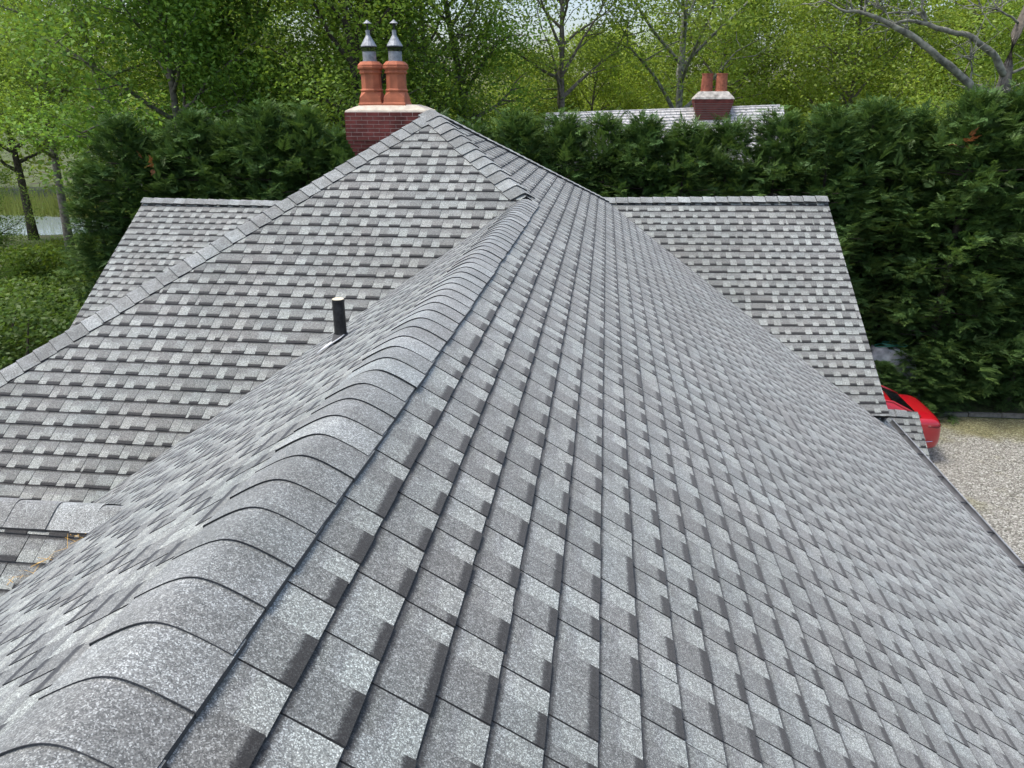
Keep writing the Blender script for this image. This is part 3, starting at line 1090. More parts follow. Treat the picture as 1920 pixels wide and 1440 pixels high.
for a_, b_ in zip(rows, rows[1:]):
    for i in range(m_):
        j = (i + 1) % m_
        q.face([a_ + i, b_ + i, b_ + j, a_ + j])
q.face([rows[0] + i for i in range(m_)]); q.face([rows[-1] + i for i in reversed(range(m_))])
body = q.build('body', paint, car, smooth=True)
md = body.modifiers.new('round', 'SUBSURF')
md.levels = md.render_levels = 2
# roof, pillars and glass
gh = {'rb': [(.78, .70, 1.02)], }
base = [(.80, .70, 1.035), (1.25, .76, 1.02), (2.3, .77, .985), (3.45, .72, .925)]
roof = [(1.42, .53, 1.40), (1.75, .565, 1.44), (2.25, .565, 1.445), (2.75, .53, 1.40)]
q = MB()
xs = [(1.06, 1.325, .56), (1.13, 1.36, .60), (1.5, 1.425, .63), (2.2, 1.445, .63), (2.6, 1.42, .60), (2.78, 1.385, .56)]
rr = []
for x, z, hw in xs:
    rr.append(q.pts([cp(x, y * hw, z - .045 * y * y - (.03 if abs(y) == 1 else 0)) for y in (-1, -.85, -.45, 0, .45, .85, 1)]))
for a_, b_ in zip(rr, rr[1:]):
    for i in range(6): q.face([a_ + i, a_ + i + 1, b_ + i + 1, b_ + i])
q.build('roof', paint, car, smooth=True)
q = MB()
i0 = q.pts([cp(.54, -.68, 1.075), cp(.54, .68, 1.075), cp(1.07, .56, 1.315), cp(1.07, -.56, 1.315)]); q.face([i0, i0 + 1, i0 + 2, i0 + 3])
q.build('rear_window', glass, car)
q = MB()
i0 = q.pts([cp(3.42, -.70, .94), cp(3.42, .70, .94), cp(2.77, .52, 1.37), cp(2.77, -.52, 1.37)]); q.face([i0 + 3, i0 + 2, i0 + 1, i0])
q.build('windscreen', glass, car)
for s_ in (-1, 1):
    q = MB()
    i0 = q.pts([cp(1.2, s_ * .748, 1.03), cp(3.3, s_ * .74, .945), cp(2.72, s_ * .585, 1.355), cp(2.2, s_ * .635, 1.395), cp(1.42, s_ * .612, 1.37)])
    q.face([i0 + i for i in range(5)] if s_ < 0 else [i0 + i for i in reversed(range(5))])
    q.build('side_window', glass, car)
    q = MB()
    q.tube([cp(.50, s_ * .70, 1.05), cp(.8, s_ * .64, 1.19), cp(1.08, s_ * .575, 1.315), cp(1.5, s_ * .615, 1.375)], [.022, .026, .028, .028], 6)
    q.build('roof_pillar', paint, car, smooth=True)
    q = MB()
    i0 = q.pts([cp(.50, s_ * .71, 1.04), cp(1.22, s_ * .765, 1.02), cp(1.5, s_ * .625, 1.37), cp(1.08, s_ * .575, 1.315)])
    q.face([i0, i0 + 1, i0 + 2, i0 + 3] if s_ < 0 else [i0 + 3, i0 + 2, i0 + 1, i0])
    q.build('quarter_panel', paint, car)
    q = MB()
    q.tube([cp(3.46, s_ * .72, .93), cp(2.76, s_ * .53, 1.37)], [.04, .035], 6)
    q.build('roof_pillar', paint, car, smooth=True)
    q = MB()
    q.tube([cp(.06, s_ * .56, .84), cp(.07, s_ * .68, .845), cp(.14, s_ * .775, .855), cp(.36, s_ * .84, .88)], [.03, .045, .04, .012], 8)
    q.build('tail_light', lens, car, smooth=True)
    q = MB()
    q.tube([cp(.42, s_ * .872, .52), cp(.2, s_ * .815, .52)], [.008, .008], 5)
    q.build('bumper_strip', chrome, car)
    q = MB()
    q.tube([cp(4.5, s_ * .66, .64), cp(4.3, s_ * .76, .68)], [.07, .08], 8)
    q.build('headlight', chrome, car, smooth=True)
    for wx in (.95, 3.72):
        q = MB()
        q.lathe([(.20, -.1), (.30, -.11), (.325, -.08), (.325, .08), (.30, .11), (.20, .1)], 28)
        wh = q.mesh('tyre', smooth=True)
        o = link('wheel', wh, rubber, car)
        o.matrix_basis = Matrix.Translation(cp(wx, s_ * .80, .326)) @ Matrix.Rotation(math.pi / 2, 4, 'X')
        q = MB()
        q.lathe([(.03, -.112 * 1), (.19, -.105), (.205, -.10), (.205, .10), (.19, .105), (.03, .112)], 20)
        o2 = bpy.data.objects.new('rim', q.mesh('rim'))
        col.objects.link(o2); o2.data.materials.append(alloy); o2.parent = o
q = MB()
q.tube([cp(.012, -.50, .60), cp(-.006, 0, .61), cp(.012, .50, .60)], .012, 6)
q.build('bumper_trim', chrome, car)
q = MB()
q.box(cp(.0, 0, .80), (.02, .52, .11))
q.build('number_plate', simple('plate', (.6, .6, .58), .5), car)

# tarpaulin over a heap by the hedge, a green hose lying on it
tp = MB()
rt = random.Random(8)
nx, ny = 18, 10
for i in range(nx + 1):
    for j in range(ny + 1):
        u, v = i / nx * 2 - 1, j / ny * 2 - 1
        rr_ = max(abs(u), abs(v))
        hgt = 1.62 * (1 - max(0, (rr_ - .55) / .45) ** 1.6) * (1 - .22 * max(0, u)) + .05 * math.sin(9 * u + 4 * v) * (1 - rr_) + rt.uniform(-.02, .02)
        tp.pts([(7.48 + .86 * u, 19.0 + .32 * v - .02 * math.sin(8 * u), max(.03, hgt))])
for i in range(nx):
    for j in range(ny):
        a_ = i * (ny + 1) + j
        tp.face([a_, a_ + ny + 1, a_ + ny + 2, a_ + 1])
tarp = tp.build('tarpaulin', simple('grey_tarp', (.30, .31, .315), .6, var=.4, scale=5, bump=.4, bscale=9), None, smooth=True)
tag(tarp, 'crumpled grey tarpaulin over a heap half hidden under the hedge', 'tarpaulin')
hs = MB()
hp = []
for i in range(64):
    a = i * .36
    k = 1 + .35 * math.sin(i * .21) + .15 * math.sin(i * .57)
    hp.append((7.30 + .26 * k * math.cos(a) + .004 * i, 18.97 + .13 * k * math.sin(a), 1.665 + .0012 * i + .03 * math.sin(a * 1.3 + 1)))
hs.tube(hp, .014, 6)
tag(hs.build('garden_hose', simple('green_hose', (.02, .13, .085), .45)), 'loosely coiled green hose lying on the grey tarpaulin', 'hose')


# ------------------------------------------------------------------ cypress hedge
def sprays(rng, C, D, L, flat):
    """feathery flat sprays: C centres, D directions (unit), L lengths -> triangles"""
    n = len(C)
    up = np.tile([0, 0, 1.0], (n, 1)) + rng.normal(0, flat, (n, 3))
    S = np.cross(D, up)
    S /= np.linalg.norm(S, axis=1, keepdims=True) + 1e-9
    U = np.cross(S, D)
    out = []
    NL = 9
    for k in range(NL):
        f = k / NL
        for sg in (-1, 1):
            base = C + D * (L * f)[:, None] - U * (L * .16 * f * f)[:, None]
            ln = L * (.46 * (1 - f) + .13) * rng.uniform(.7, 1.25, n)
            ang = .75 - .25 * f
            dr = D * math.cos(ang) + S * (sg * math.sin(ang)) - U * rng.uniform(-.05, .25, n)[:, None]
            tip = base + dr * ln[:, None]
            wv = np.cross(dr, U)
            wv /= np.linalg.norm(wv, axis=1, keepdims=True) + 1e-9
            wv *= (ln * .085)[:, None]
            mid = base + dr * (ln * .45)[:, None]
            out.append(np.stack([base, mid + wv, tip, mid - wv], axis=1))
    base = C + D * (L * .8)[:, None] - U * (L * .1)[:, None]
    out.append(np.stack([base, base + D * (L * .2)[:, None] + S * (L * .05)[:, None], base + D * (L * .48)[:, None] - U * (L * .06)[:, None], base + D * (L * .2)[:, None] - S * (L * .05)[:, None]], axis=1))
    return np.stack(out, axis=1)          # n, leaflets, 4, 3


def cypress_crown(seed, H, Rm, nb=215):
    rng = np.random.default_rng(seed)
    Cs, Ds, Ls, Ts = [], [], [], []
    for i in range(nb):
        z = .25 + (H - .35) * (i + rng.random()) / nb
        f = z / H
        rad = Rm * (min(1, .55 + f * 1.6) if f < .3 else min(1.0, ((1 - f) / .34) ** .45 if f > .66 else 1.0)) * rng.uniform(.72, 1.18)
        az = i * 2.39996 + rng.normal(0, .3)
        rise = rng.uniform(.05, .65) + f * .5
        dirv = np.array([math.cos(az) * math.cos(rise), math.sin(az) * math.cos(rise), math.sin(rise)])
        bl = max(.35, rad)
        ns = int(13 + 17 * bl)
        br = rng.uniform(.72, 1.3)
        for k in range(ns):
            g = .25 + .75 * ((k + rng.random()) / ns) ** .75
            p = np.array([0, 0, z - .25 * bl]) + dirv * bl * g + np.array([0, 0, -.28 * bl * g * g]) + rng.normal(0, .15, 3) * (1.25 - .8 * g)
            a2 = az + rng.normal(0, .75)
            el = rng.normal(.12 + f * .35, .33)
            Cs.append(p)
            Ds.append([math.cos(a2) * math.cos(el), math.sin(a2) * math.cos(el), math.sin(el)])
            Ls.append(rng.uniform(.14, .30))
            y = rng.random()
            b_ = br * rng.uniform(.75, 1.25)
            Ts.append([b_ * (1 + .35 * y * g), b_ * (1 + .12 * y), b_ * (1 - .1 * y)])
    for i in range(26):                        # leading shoots
        a2 = rng.random() * 6.28
        r_ = abs(rng.normal(0, .3 * Rm))
        Cs.append([r_ * math.cos(a2), r_ * math.sin(a2), H * .93 - r_ * .6 + rng.uniform(-.1, .25)])
        el = rng.uniform(.8, 1.45)
        Ds.append([math.cos(a2) * math.cos(el), math.sin(a2) * math.cos(el), math.sin(el)])
        Ls.append(rng.uniform(.3, .55))
        Ts.append([1.25, 1.15, .95])
    Q = sprays(rng, np.array(Cs), np.array(Ds), np.array(Ls), .35)
    n, l = Q.shape[:2]
    tint = np.repeat(np.array(Ts), l, axis=0)
    return np_mesh('cypress_crown', Q.reshape(-1, 3), 4, tint)


cyp = []
for i, (H, Rm) in enumerate(((6.9, 1.45), (7.2, 1.6), (6.6, 1.5), (7.0, 1.35))):
    c_ = cypress_crown(100 + i, H, Rm)
    c_.materials.append(M['cypress'])
    tr = MB()
    tr.tube([(0, 0, -.1), (.03, 0, 2), (-.02, .02, 4.5), (0, 0, H * .93)], [.12, .10, .06, .015], 7)
    rt = random.Random(i)
    for k in range(34):
        z = rt.uniform(.5, H * .85); a = rt.random() * 6.28; L = Rm * rt.uniform(.5, .8)
        tr.tube([(0, 0, z), (L * .5 * math.cos(a), L * .5 * math.sin(a), z + .05), (L * math.cos(a), L * math.sin(a), z + .12)], [.022, .014, .005], 4, cap=False)
    t_ = tr.mesh('cypress_trunk')
    t_.materials.append(M['bark_dark'])
    cyp.append((c_, t_, H))


def plant(name, kind, x, y, h, rz, label, cat, group, sx=1.0, z=0.0):
    c_, t_, H = kind
    e = empty(name, (x, y, z), label, cat, group)
    k = h / H
    e.scale = (k * sx, k * sx, k)
    e.rotation_euler = (0, 0, rz)
    for nm_, me in (('trunk', t_), ('crown', c_)):
        o = bpy.data.objects.new(nm_, me)
        col.objects.link(o)
        o.parent = e
    return e


HEDGE = []
rh = random.Random(31)
x = -14.0
i = 0
while x < 19.5:
    if x < -5: h = 6.95 + rh.uniform(-.55, .4)
    elif x < 5: h = 6.98 + rh.uniform(-.22, .2)
    else: h = 7.4 + rh.uniform(-.35, .4)
    y = 19.75 + rh.uniform(-.25, .25) + (0.35 if 6.4 < x < 8.6 else 0)
    if x < -13.5: h -= .5
    HEDGE.append((x, y, h))
    x += rh.uniform(0.98, 1.2)
nL = sum(1 for p in HEDGE if p[0] < -4.2)
ORD = ['first', 'second', 'third', 'fourth', 'fifth', 'sixth', 'seventh', 'eighth', 'ninth', 'tenth', 'eleventh', 'twelfth', 'thirteenth',
       'fourteenth', 'fifteenth', 'sixteenth', 'seventeenth', 'eighteenth', 'nineteenth', 'twentieth', 'twenty-first', 'twenty-second', 'twenty-third', 'twenty-fourth', 'twenty-fifth']
for i, (x, y, h) in enumerate(HEDGE):
    if i == 0: lab = 'dark cypress at the far left end of the hedge'
    elif i < nL: lab = 'dark cypress in the hedge left of the brick chimney, %s from the left end' % ORD[i]
    elif i == len(HEDGE) - 1: lab = 'dark cypress in the hedge at the right edge of the picture'
    else: lab = 'dark cypress in the hedge right of the brick chimney, %s from the chimney' % ORD[i - nL]
    plant('cypress_tree', cyp[(i * 7 + i // 3) % 4], x, y, h, i * 1.7, lab, 'tree', 'cypresses of the hedge')
rh2 = random.Random(77)
x = -12.5
while x < 18:
    plant('cypress_tree', cyp[int(x * 3) % 4], x, 21.7 + rh2.uniform(-.2, .2), (6.5 if x < 5 else 6.9) + rh2.uniform(-.2, .2), x * 2.1, 'dark cypress of the back row, half hidden behind the front of the hedge', 'tree', 'back row of the hedge', 1.15)
    x += 1.9
for x, y, h, lab in ((7.15, 18.55, 1.35, 'small low cypress in front of the tarpaulin, the left one'), (8.15, 18.7, 1.7, 'small low cypress in front of the tarpaulin, the right one')):
    plant('young_cypress', cyp[1], x, y, h, x, lab, 'tree', None, 2.2)


def dead_spray(px, py, pz, n, label, seed):
    rng = np.random.default_rng(seed)
    C = np.array([px, py, pz]) + rng.normal(0, 1, (n, 3)) * np.array([.13, .05, .15])
    D = rng.normal(0, .5, (n, 3)) + np.array([0, -.6, .3])
    D /= np.linalg.norm(D, axis=1, keepdims=True)
    Q = sprays(rng, C, D, rng.uniform(.12, .24, n), .4)
    tint = np.repeat(rng.uniform(.7, 1.3, (n, 1)) * np.ones((1, 3)), Q.shape[1], axis=0)
    o = link('dead_branch', np_mesh('dead_branch', Q.reshape(-1, 3), 4, tint), M['rust'])
    tag(o, label, 'branch')


# ------------------------------------------------------------------ broadleaf trees
def leaves(rng, C, size, tint, flat=.5):
    n = len(C)
    Nn = rng.normal(0, 1, (n, 3)) * np.array([1, 1, flat]) + np.array([0, -.25, 1.3])
    Nn /= np.linalg.norm(Nn, axis=1, keepdims=True)
    a = np.cross(Nn, rng.normal(0, 1, (n, 3)))
    a /= np.linalg.norm(a, axis=1, keepdims=True) + 1e-9
    b_ = np.cross(Nn, a)
    s = (size * rng.uniform(.65, 1.3, n))[:, None]
    V_ = np.stack([C - a * s * .55, C + b_ * s * .36 - a * s * .05, C + a * s * .6 - Nn * s * .15, C - b_ * s * .36 - a * s * .05], axis=1)
    return V_.reshape(-1, 3), tint


def tree(seed, H, r0, spread, cb, nl, leaf, per, lean=(0, 0), kind='leaf_mid', bark='bark', rise=(.35, .95), clr=.5, sub=5, fork=False):
    """returns (crown mesh, trunk mesh, height)"""
    rng = np.random.default_rng(seed)
    tr = MB()
    n = 9
    tp_ = []
    for i in range(n):
        f = i / (n - 1)
        tp_.append(np.array([lean[0] * f + .35 * math.sin(f * 5 + seed) * f, lean[1] * f + .3 * math.cos(f * 4 + seed) * f, H * .93 * f - .1]))
    tr.tube(tp_, [r0 * (1.15 if i == 0 else 1) * (1 - .88 * (i / (n - 1)) ** .9) for i in range(n)], 8)

    def on(f):
        q = f * (n - 1)
        i = min(n - 2, int(q))
        return tp_[i] + (tp_[i + 1] - tp_[i]) * (q - i)
    C, T_ = [], []
    for k in range(nl):
        f = cb + (.97 - cb) * (k + rng.random()) / nl
        p = on(f)
        az = k * 2.39996 + rng.normal(0, .35) + seed
        g = (f - cb) / (1 - cb)
        L = spread * (math.sin(math.pi * min(1, .22 + .75 * g)) ** .8) * rng.uniform(.7, 1.15)
        el = rng.uniform(*rise)
        d0 = np.array([math.cos(az) * math.cos(el), math.sin(az) * math.cos(el), math.sin(el)])
        pts = [p]
        for j in range(1, 5):
            pts.append(p + d0 * L * j / 4 + np.array([0, 0, .05 * L * (j / 4) ** 2]) + rng.normal(0, .05 * L, 3) * (j / 4))
        rr_ = r0 * (1 - .85 * f) * .62
        tr.tube(pts, [rr_, rr_ * .75, rr_ * .55, rr_ * .35, rr_ * .12], 6, cap=False)
        for j in range(sub):
            h = .30 + .7 * (j + rng.random()) / sub
            q = h * 4
            i = min(3, int(q))
            s0 = pts[i] + (pts[i + 1] - pts[i]) * (q - i)
            az2 = az + rng.normal(0, .9)
            e2 = rng.normal(.35, .4)
            l2 = L * rng.uniform(.25, .5)
            d2 = np.array([math.cos(az2) * math.cos(e2), math.sin(az2) * math.cos(e2), math.sin(e2)])
            s1 = s0 + d2 * l2 * .5 + rng.normal(0, .06 * l2, 3)
            s2 = s0 + d2 * l2 + rng.normal(0, .1 * l2, 3)
            tr.tube([s0, s1, s2], [rr_ * .35, rr_ * .22, rr_ * .06], 4, cap=False)
            for cc in (s2, s1 + rng.normal(0, .2, 3)):
                tw = cc + rng.normal(0, .35, 3)
                C.append(cc); T_.append(rng.uniform(.72, 1.3))
                C.append(tw); T_.append(rng.uniform(.72, 1.3))
    C = np.array(C)
    T_ = np.array(T_)
    m_ = len(C)
    idx = np.repeat(np.arange(m_), per)
    # each clump is a flattened, ragged tuft
    off = rng.normal(0, 1, (len(idx), 3)) * np.array([clr, clr, clr * .55])
    P = C[idx] + off
    lum = T_[idx] * rng.uniform(.72, 1.3, len(idx)) * (1 + .22 * np.clip(off[:, 2] / clr, -1.5, 1.5) * 0)
    y = rng.random(len(idx))
    tint = np.stack([lum * (1 + .3 * y), lum * (1 + .08 * y), lum * (1 - .25 * y)], axis=1)
    V_, tint = leaves(rng, P, leaf, tint)
    cm = np_mesh('leaf_crown', V_, 4, tint)
    cm.materials.append(M[kind])
    tm = tr.mesh('tree_trunk', smooth=True)
    tm.materials.append(M[bark])
    return (cm, tm, H)


TK = {
    'maple': tree(1, 15, .24, 4.2, .24, 30, .135, 84, kind='leaf_bright', clr=.48),
    'leaning': tree(2, 17, .25, 4.0, .46, 22, .11, 64, lean=(-4.6, .8), kind='leaf_mid', bark='bark_pale', clr=.5),
    'dark': tree(3, 16, .27, 4.3, .26, 28, .11, 84, kind='leaf_dark', bark='bark_dark', clr=.5),
    'dark2': tree(4, 17, .25, 4.0, .32, 28, .115, 78, lean=(.8, 0), kind='leaf_mid', bark='bark', clr=.48),
    'oak': tree(5, 16, .23, 4.8, .24, 28, .14, 70, lean=(-.7, 0), kind='leaf_yellow', bark='bark', clr=.52),
    'oak2': tree(6, 15, .22, 4.6, .18, 28, .14, 72, lean=(.6, .3), kind='leaf_yellow', bark='bark', clr=.55),
    'thin': tree(7, 17, .26, 3.8, .40, 22, .12, 40, lean=(-1.9, 0), kind='leaf_bright', bark='bark', clr=.42),
    'thin2': tree(8, 17, .24, 4.2, .44, 22, .12, 38, lean=(.2, 0), kind='leaf_yellow', bark='bark', clr=.42, rise=(.4, 1.1)),
    'limbs': tree(9, 15, .30, 6.4, .44, 14, .13, 48, lean=(.3, 0), kind='leaf_yellow', bark='bark_pale', clr=.5, rise=(.5, 1.0), sub=6),
    'twiggy': tree(10, 12, .20, 3.4, .25, 30, .10, 9, kind='leaf_yellow', bark='bark_pale', clr=.45, sub=8),
}
TREES = [
    ('leaning_tree', 'leaning', -15.6, 26.5, 17, 0.0, 'tall tree whose pale trunk leans left at the top left corner'),
    ('dark_trunked_tree', 'dark2', -26.6, 34.5, 16, 1.0, 'tree whose dark trunk stands in front of the pond'),
    ('maple_tree', 'maple', -14.3, 24.6, 14.5, 2.0, 'bright green maple with large leaves left of the chimneys'),
    ('twiggy_tree', 'twiggy', -17.0, 32.0, 12.5, 0.4, 'half bare tree of grey twigs with yellowish leaves behind the left hedge'),
    ('dark_tree', 'dark', -13.0, 28.5, 17, 0.8, 'dark green tree with upright trunk rising behind the left hedge'),
    ('dark_tree', 'dark', -8.3, 25.5, 16, 3.1, 'dense dark green tree directly behind the chimney pots'),
    ('green_tree', 'dark2', -11.4, 34.5, 17, 2.4, 'mid green tree filling the gap left of the chimney pots'),
    ('green_tree', 'dark2', -6.6, 29.5, 15, 4.4, 'mid green tree just right of the chimney pots'),
    ('slanting_tree', 'thin', -4.6, 30.5, 17.5, 0.0, 'open crowned tree with a slanting trunk right of the roof peak'),
    ('oak_tree', 'oak2', -5.0, 41, 10.5, 1.3, 'low yellow-green oak in the woods right of the roof peak'),
    ('straight_tree', 'thin2', -1.9, 33, 17, 0.6, 'tall straight trunk with thin leafy crown left of the neighbour roof'),
    ('oak_tree', 'oak', -0.9, 43, 11.5, 2.2, 'yellow-green oak behind the straight trunk'),
    ('spreading_tree', 'limbs', 3.2, 36, 15.5, 0.9, 'spreading tree with pale forked limbs behind the neighbour chimney'),
    ('oak_tree', 'oak2', 1.4, 48, 11.0, 3.0, 'yellow-green oak seen behind the forked pale limbs'),
    ('oak_tree', 'oak2', 6.2, 44, 15, 4.0, 'bright yellow-green oak just right of the neighbour chimney'),
    ('oak_tree', 'oak', 9.3, 49, 17.0, 5.1, 'tall yellow-green oak above the right end of the neighbour roof'),
    ('oak_tree', 'oak', 11.6, 39, 14.8, 0.3, 'olive oak with dark trunk between the neighbour roof and the bare tree'),
    ('oak_tree', 'oak2', 16.6, 46, 16.0, 1.9, 'yellow-green oak behind the long bare limbs'),
    ('oak_tree', 'oak', 18.8, 41, 16.0, 3.6, 'yellow-green oak behind the bare trunk at the right edge'),
    ('green_tree', 'dark2', 15.4, 31, 15, 5.0, 'mid green tree low at the right edge behind the bare tree'),
    ('dark_tree', 'dark', -33.0, 40, 16, 2.0, 'dark tree at the left edge beyond the pond bank'),
    ('oak_tree', 'oak', -25.0, 51, 15, 4.6, 'yellow-green oak beyond the right end of the pond'),
    ('small_tree', 'dark', -20.6, 22.2, 6.6, 0.7, 'small leafy tree at the left edge in front of the pond'),
    ('green_tree', 'dark2', -22.6, 42, 16, 5.5, 'mid green tree far behind the maple'),
]
for nm_, kd, x, y, h, rz, lab in TREES:
    plant(nm_, TK[kd], x, y, h, rz, lab, 'tree', None)

# the bare tree on the right, built limb by limb
bt = empty('bare_tree', (9.95, 21.2, 0), 'bare lichen-grey tree with long leafless limbs at the right', 'tree')
q = MB()
q.tube([(9.95, 21.2, -.1), (9.93, 21.2, 3), (9.90, 21.15, 6.6), (9.72, 21.1, 8.2), (9.76, 21.1, 9.0), (10.15, 21.1, 10.6), (10.4, 21.2, 13)], [.20, .17, .15, .14, .11, .085, .03], 10)
q.build('trunk', M['bark'], bt, smooth=True)
rl = random.Random(14)
limbs = [([(10.0, 21.2, 6.5), (9.65, 21.1, 7.1), (9.0, 20.9, 7.68), (8.4, 20.75, 8.18), (7.75, 20.65, 8.58), (7.35, 20.6, 8.85), (6.6, 20.5, 9.2), (5.85, 20.5, 9.5), (5.45, 20.5, 9.5), (5.05, 20.5, 9.72)], [.15, .145, .135, .125, .115, .10, .08, .055, .04, .015]),
         ([(9.75, 21.1, 8.0), (9.3, 20.9, 8.5), (8.95, 20.8, 8.72), (8.5, 20.7, 8.98), (8.15, 20.65, 9.0), (7.5, 20.6, 9.2), (7.0, 20.55, 9.28), (6.6, 20.5, 9.14), (6.1, 20.5, 9.24)], [.12, .105, .095, .085, .08, .065, .05, .035, .012]),
         ([(7.5, 20.6, 9.2), (7.3, 20.6, 9.42), (7.0, 20.6, 9.45), (6.5, 20.5, 9.42), (6.25, 20.5, 9.6)], [.05, .04, .035, .025, .01]),
         ([(7.45, 20.6, 9.24), (7.3, 20.55, 9.55), (7.2, 20.5, 9.9), (7.05, 20.5, 10.4)], [.045, .035, .03, .01]),
         ([(6.0, 20.5, 9.45), (6.02, 20.5, 9.8), (5.9, 20.5, 10.4)], [.05, .04, .015]),
         ([(9.8, 21.1, 9.2), (9.4, 20.9, 9.4), (8.9, 20.8, 9.55), (8.5, 20.7, 9.6)], [.04, .03, .02, .006]),
         ([(9.78, 21.1, 8.1), (10.3, 21.0, 8.35), (10.9, 20.9, 8.5)], [.05, .035, .012]),
         ([(8.9, 20.9, 7.75), (8.8, 20.8, 8.2), (8.65, 20.7, 8.5)], [.04, .025, .008]),
         ([(9.85, 21.1, 7.8), (9.5, 20.9, 7.7), (9.45, 20.8, 7.4), (9.3, 20.7, 7.3)], [.035, .025, .02, .006])]
twigs = MB()
for pts, rad in limbs:
    q = MB()
    P2, R2 = [], []
    for k in range(len(pts) - 1):
        for j in range(3):
            f = j / 3
            a_, b_ = Vector(pts[k]), Vector(pts[k + 1])
            P2.append(a_.lerp(b_, f) + Vector((rl.uniform(-.025, .025), rl.uniform(-.025, .025), rl.uniform(-.025, .025))))
            R2.append((rad[k] + (rad[k + 1] - rad[k]) * f) * rl.uniform(.92, 1.1))
    P2.append(Vector(pts[-1])); R2.append(rad[-1])
    q.tube(P2, [r_ * .74 for r_ in R2], 9)
    q.build('limb', M['bark_pale'], bt, smooth=True)
    for k in range(9):
        i = rl.randrange(3, len(P2))
        p = P2[i]
        for br in range(2):
            dd = Vector((rl.uniform(-1, .5), rl.uniform(-.5, .5), rl.uniform(-.5, 1)))
            L = rl.uniform(.3, .8)
            p1 = p + dd * L * .5
            p2 = p1 + (dd + Vector((rl.uniform(-.7, .7), rl.uniform(-.4, .4), rl.uniform(-.5, .7)))) * L * .5
            p3 = p2 + (dd + Vector((rl.uniform(-1, 1), 0, rl.uniform(-.6, .8)))) * L * .35
            twigs.tube([p, p1, p2, p3], [.014, .011, .008, .003], 4, cap=False)
            twigs.tube([p1, p1 + Vector((rl.uniform(-.3, .3), rl.uniform(-.1, .1), rl.uniform(-.15, .3)))], [.008, .002], 4, cap=False)
tag(twigs.build('twigs', M['bark_pale'], bt), kind='stuff')

# far woods: one mass of leaves with a ragged top, and the undergrowth below the trees
rng = np.random.default_rng(50)
n = 60000
X = rng.uniform(-62, 46, n)
Yd = rng.uniform(58, 66, n)
top = 10.5 + 2.2 * np.sin(X * .33) + 1.5 * np.sin(X * .9 + 1.3) + .8 * np.sin(X * 2.1)
top = np.where(X < -14, top + 1.5, top)
top = np.where(np.abs(X + 12.4) < 5, top - 3, top)
Z = top * rng.random(n) ** .75 + rng.normal(0, .3, n)
Z = np.where((X < -38) & (Z < 7) & (rng.random(n) < .65), Z + 7, Z)
cl = (np.sin(X * 1.7 + np.cos(Z * 1.1) * 2) + np.sin(Z * 1.9 + X * .8)) * .13
lum = (.85 + cl) * rng.uniform(.7, 1.25, n)
tint = np.stack([lum * 1.15, lum, lum * .7], axis=1)
Vv, tint = leaves(rng, np.stack([X, Yd + (np.sin(X * 1.3) + np.sin(Z * 1.5)) * 1.2, Z], axis=1), .42, tint)
o = link('far_woods', np_mesh('far_woods', Vv, 4, tint), M['leaf_yellow'])
tag(o, 'yellow-green mass of far woods behind the single trees', 'woods', kind='stuff')


def bush_mesh(seed, n, size, kind, R=1.0, Hh=1.3, tufts=60):
    rng = np.random.default_rng(seed)
    a = rng.random(tufts) * 6.283
    z = rng.random(tufts) ** .8
    rr_ = R * np.sqrt(np.clip(1 - (z * .95 - .15) ** 2 * .9, .05, 1)) * rng.uniform(.45, 1.0, tufts)
    C = np.stack([rr_ * np.cos(a), rr_ * np.sin(a), Hh * z], axis=1)
    idx = rng.integers(0, tufts, n)
    P = C[idx] + rng.normal(0, 1, (n, 3)) * np.array([.2, .2, .13]) * R
    lt = rng.uniform(.7, 1.3, tufts)[idx] * rng.uniform(.75, 1.25, n)
    y = rng.random(n)
    V_, t_ = leaves(rng, P, size, np.stack([lt * (1 + .25 * y), lt, lt * (1 - .2 * y)], axis=1))
    cm = np_mesh('shrub_leaves', V_, 4, t_)
    cm.materials.append(M[kind])
    st_ = MB()
    for i in range(9):
        p = C[i]
        st_.tube([(0, 0, -.05), (p[0] * .4, p[1] * .4, p[2] * .6 + .1), tuple(p)], [.035, .02, .006], 5, cap=False)
    sm = st_.mesh('shrub_stems')
    sm.materials.append(M['bark_dark'])
    return (cm, sm, Hh)


BK = [bush_mesh(61, 11000, .065, 'leaf_shade', 1.15, 1.9, 110), bush_mesh(62, 8000, .09, 'leaf_shade', 1.2, 1.6), bush_mesh(63, 7000, .10, 'leaf_dark', 1.1, 1.7)]
SHRUBS = [
    (0, -13.6, 15.2, 2.7, 'leafy green shrub beside the flared end of the left hip', 1.25),
    (0, -15.6, 17.0, 2.6, 'leafy green shrub at the left edge, left of the hip end', 1.2),
    (1, -17.4, 21.5, 2.2, 'dark shrub at the left edge behind the leafy green shrubs', 1.3),
    (1, -19.6, 25.0, 2.4, 'dark leafy shrub at the left edge below the dark trunk', 1.2),
    (1, -15.2, 21.0, 1.6, 'low dark shrub between the leafy shrubs and the left hedge end', 1.1),
    (2, -16.2, 26.5, 1.7, 'bright low shrub under the left end of the hedge', 1.1),
]
for k, x, y, h, lab, sx in SHRUBS:
    e = plant('shrub', BK[k], x, y, h, x * 3.3, lab, 'shrub', None, sx)
    e.children[0].name = 'stems'
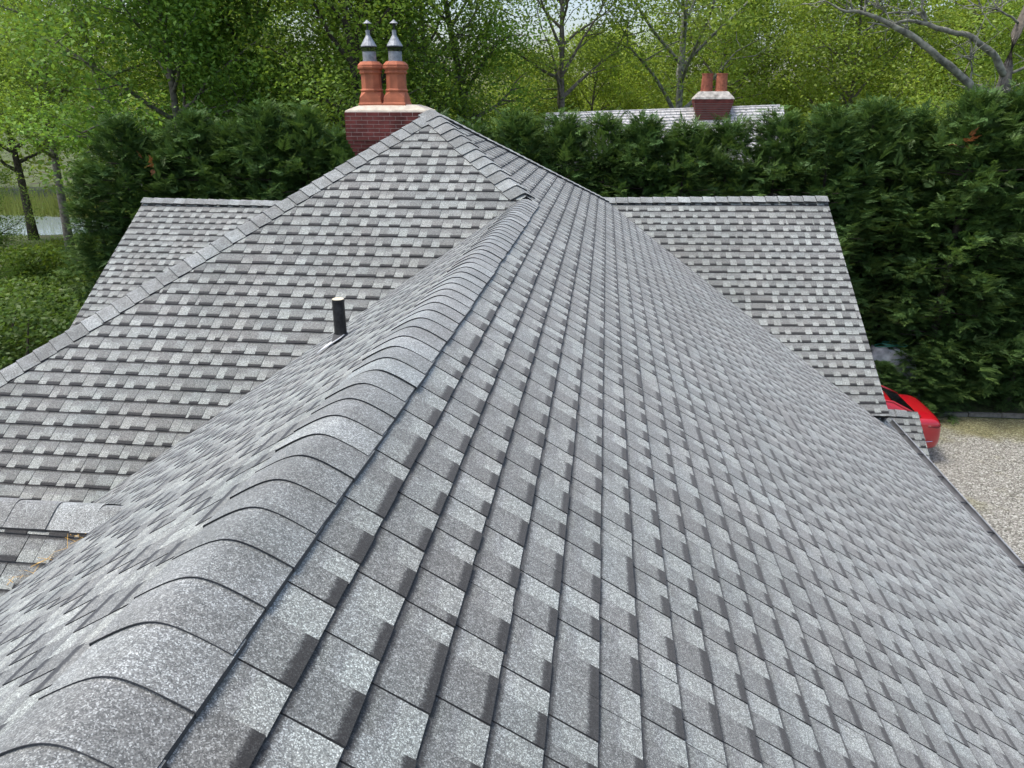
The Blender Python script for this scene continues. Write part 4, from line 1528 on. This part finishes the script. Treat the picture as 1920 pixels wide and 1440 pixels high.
# understorey behind the hedge, out of reach of counting
n = 45000
X = rng.uniform(-40, 32, n)
Yd = rng.uniform(23.5, 54, n)
Z = (1.2 + 3.2 * rng.random(n) ** 1.2) * (.55 + .45 * np.sin(X * .6 + Yd * .35) ** 2) * (Yd / 40)
mk = ~((X > -2.6) & (X < 10.4) & (Yd < 29)) & ~((X < -26) & (Yd > 35)) & ~((X < -17) & (Yd < 36))
X, Yd, Z = X[mk], Yd[mk], Z[mk]
lum = (.8 + .2 * np.sin(X * 2.1 + Yd)) * rng.uniform(.7, 1.3, len(X))
Vv, tint = leaves(rng, np.stack([X, Yd, Z], axis=1), .26, np.stack([lum * 1.1, lum, lum * .8], axis=1))
o = link('undergrowth', np_mesh('undergrowth', Vv, 4, tint), M['leaf_mid'])
tag(o, 'leafy undergrowth under the trees behind the hedge', 'undergrowth', kind='stuff')
# reeds and tall grass on the pond bank
n = 26000
X = rng.uniform(-31, -12.5, n)
Yd = rng.uniform(15, 41.5, n)
mk = ~(((X + 42) / 15.5) ** 2 + ((Yd - 44.9) / 4.3) ** 2 < 1) & (X > -.9 * Yd + .5)
X, Yd = X[mk], Yd[mk]
n = len(X)
hh = rng.uniform(.35, 1.1, n) * (1 + .5 * (np.sin(X * .9 + Yd * .5) > .2)) * np.clip((Yd - 12) / 22, .4, 1.0) * np.where(X < -.62 * Yd, .45, 1.0)
P0 = np.stack([X, Yd, np.zeros(n)], axis=1)
tip = P0 + np.stack([rng.normal(0, .22, n), rng.normal(0, .22, n), hh], axis=1)
a = rng.random(n) * 6.283
wv = np.stack([np.cos(a), np.sin(a), np.zeros(n)], axis=1) * .022
mid = (P0 + tip) / 2 + np.array([0, 0, .08])
Vv = np.stack([P0 - wv, P0 + wv, mid + wv * .8, tip, mid - wv * .8], axis=1).reshape(-1, 3)
lum = rng.uniform(.6, 1.3, n)
o = link('reed_grass', np_mesh('reed_grass', Vv, 5, np.stack([lum, lum, lum * .8], axis=1)), M['reed'])
tag(o, 'yellow-green reeds and tall grass on the pond bank', 'grass', kind='stuff')
# straw-coloured reeds on the far bank
n = 4000
X = rng.uniform(-58, -24, n); Yd = 49.2 + rng.uniform(-.6, 4.4, n)
hh = rng.uniform(.6, 1.7, n)
P0 = np.stack([X, Yd, np.zeros(n)], axis=1)
tip = P0 + np.stack([rng.normal(0, .2, n), rng.normal(0, .2, n), hh], axis=1)
wv = np.tile([.04, 0, 0], (n, 1))
Vv = np.stack([P0 - wv, P0 + wv, tip], axis=1).reshape(-1, 3)
lum = rng.uniform(.8, 1.4, n)
o = link('dry_reeds', np_mesh('dry_reeds', Vv, 3, np.stack([lum * 1.35, lum * 1.15, lum * 1.6], axis=1)), M['reed'])
tag(o, 'pale straw reeds along the far bank of the pond', 'reeds', kind='stuff')
dead_spray(8.05, 18.35, 6.6, 9, 'rust-brown dead spray high in the right part of the hedge', 1)
dead_spray(-11.35, 18.3, 5.95, 7, 'rust-brown dead spray high in the left part of the hedge', 2)
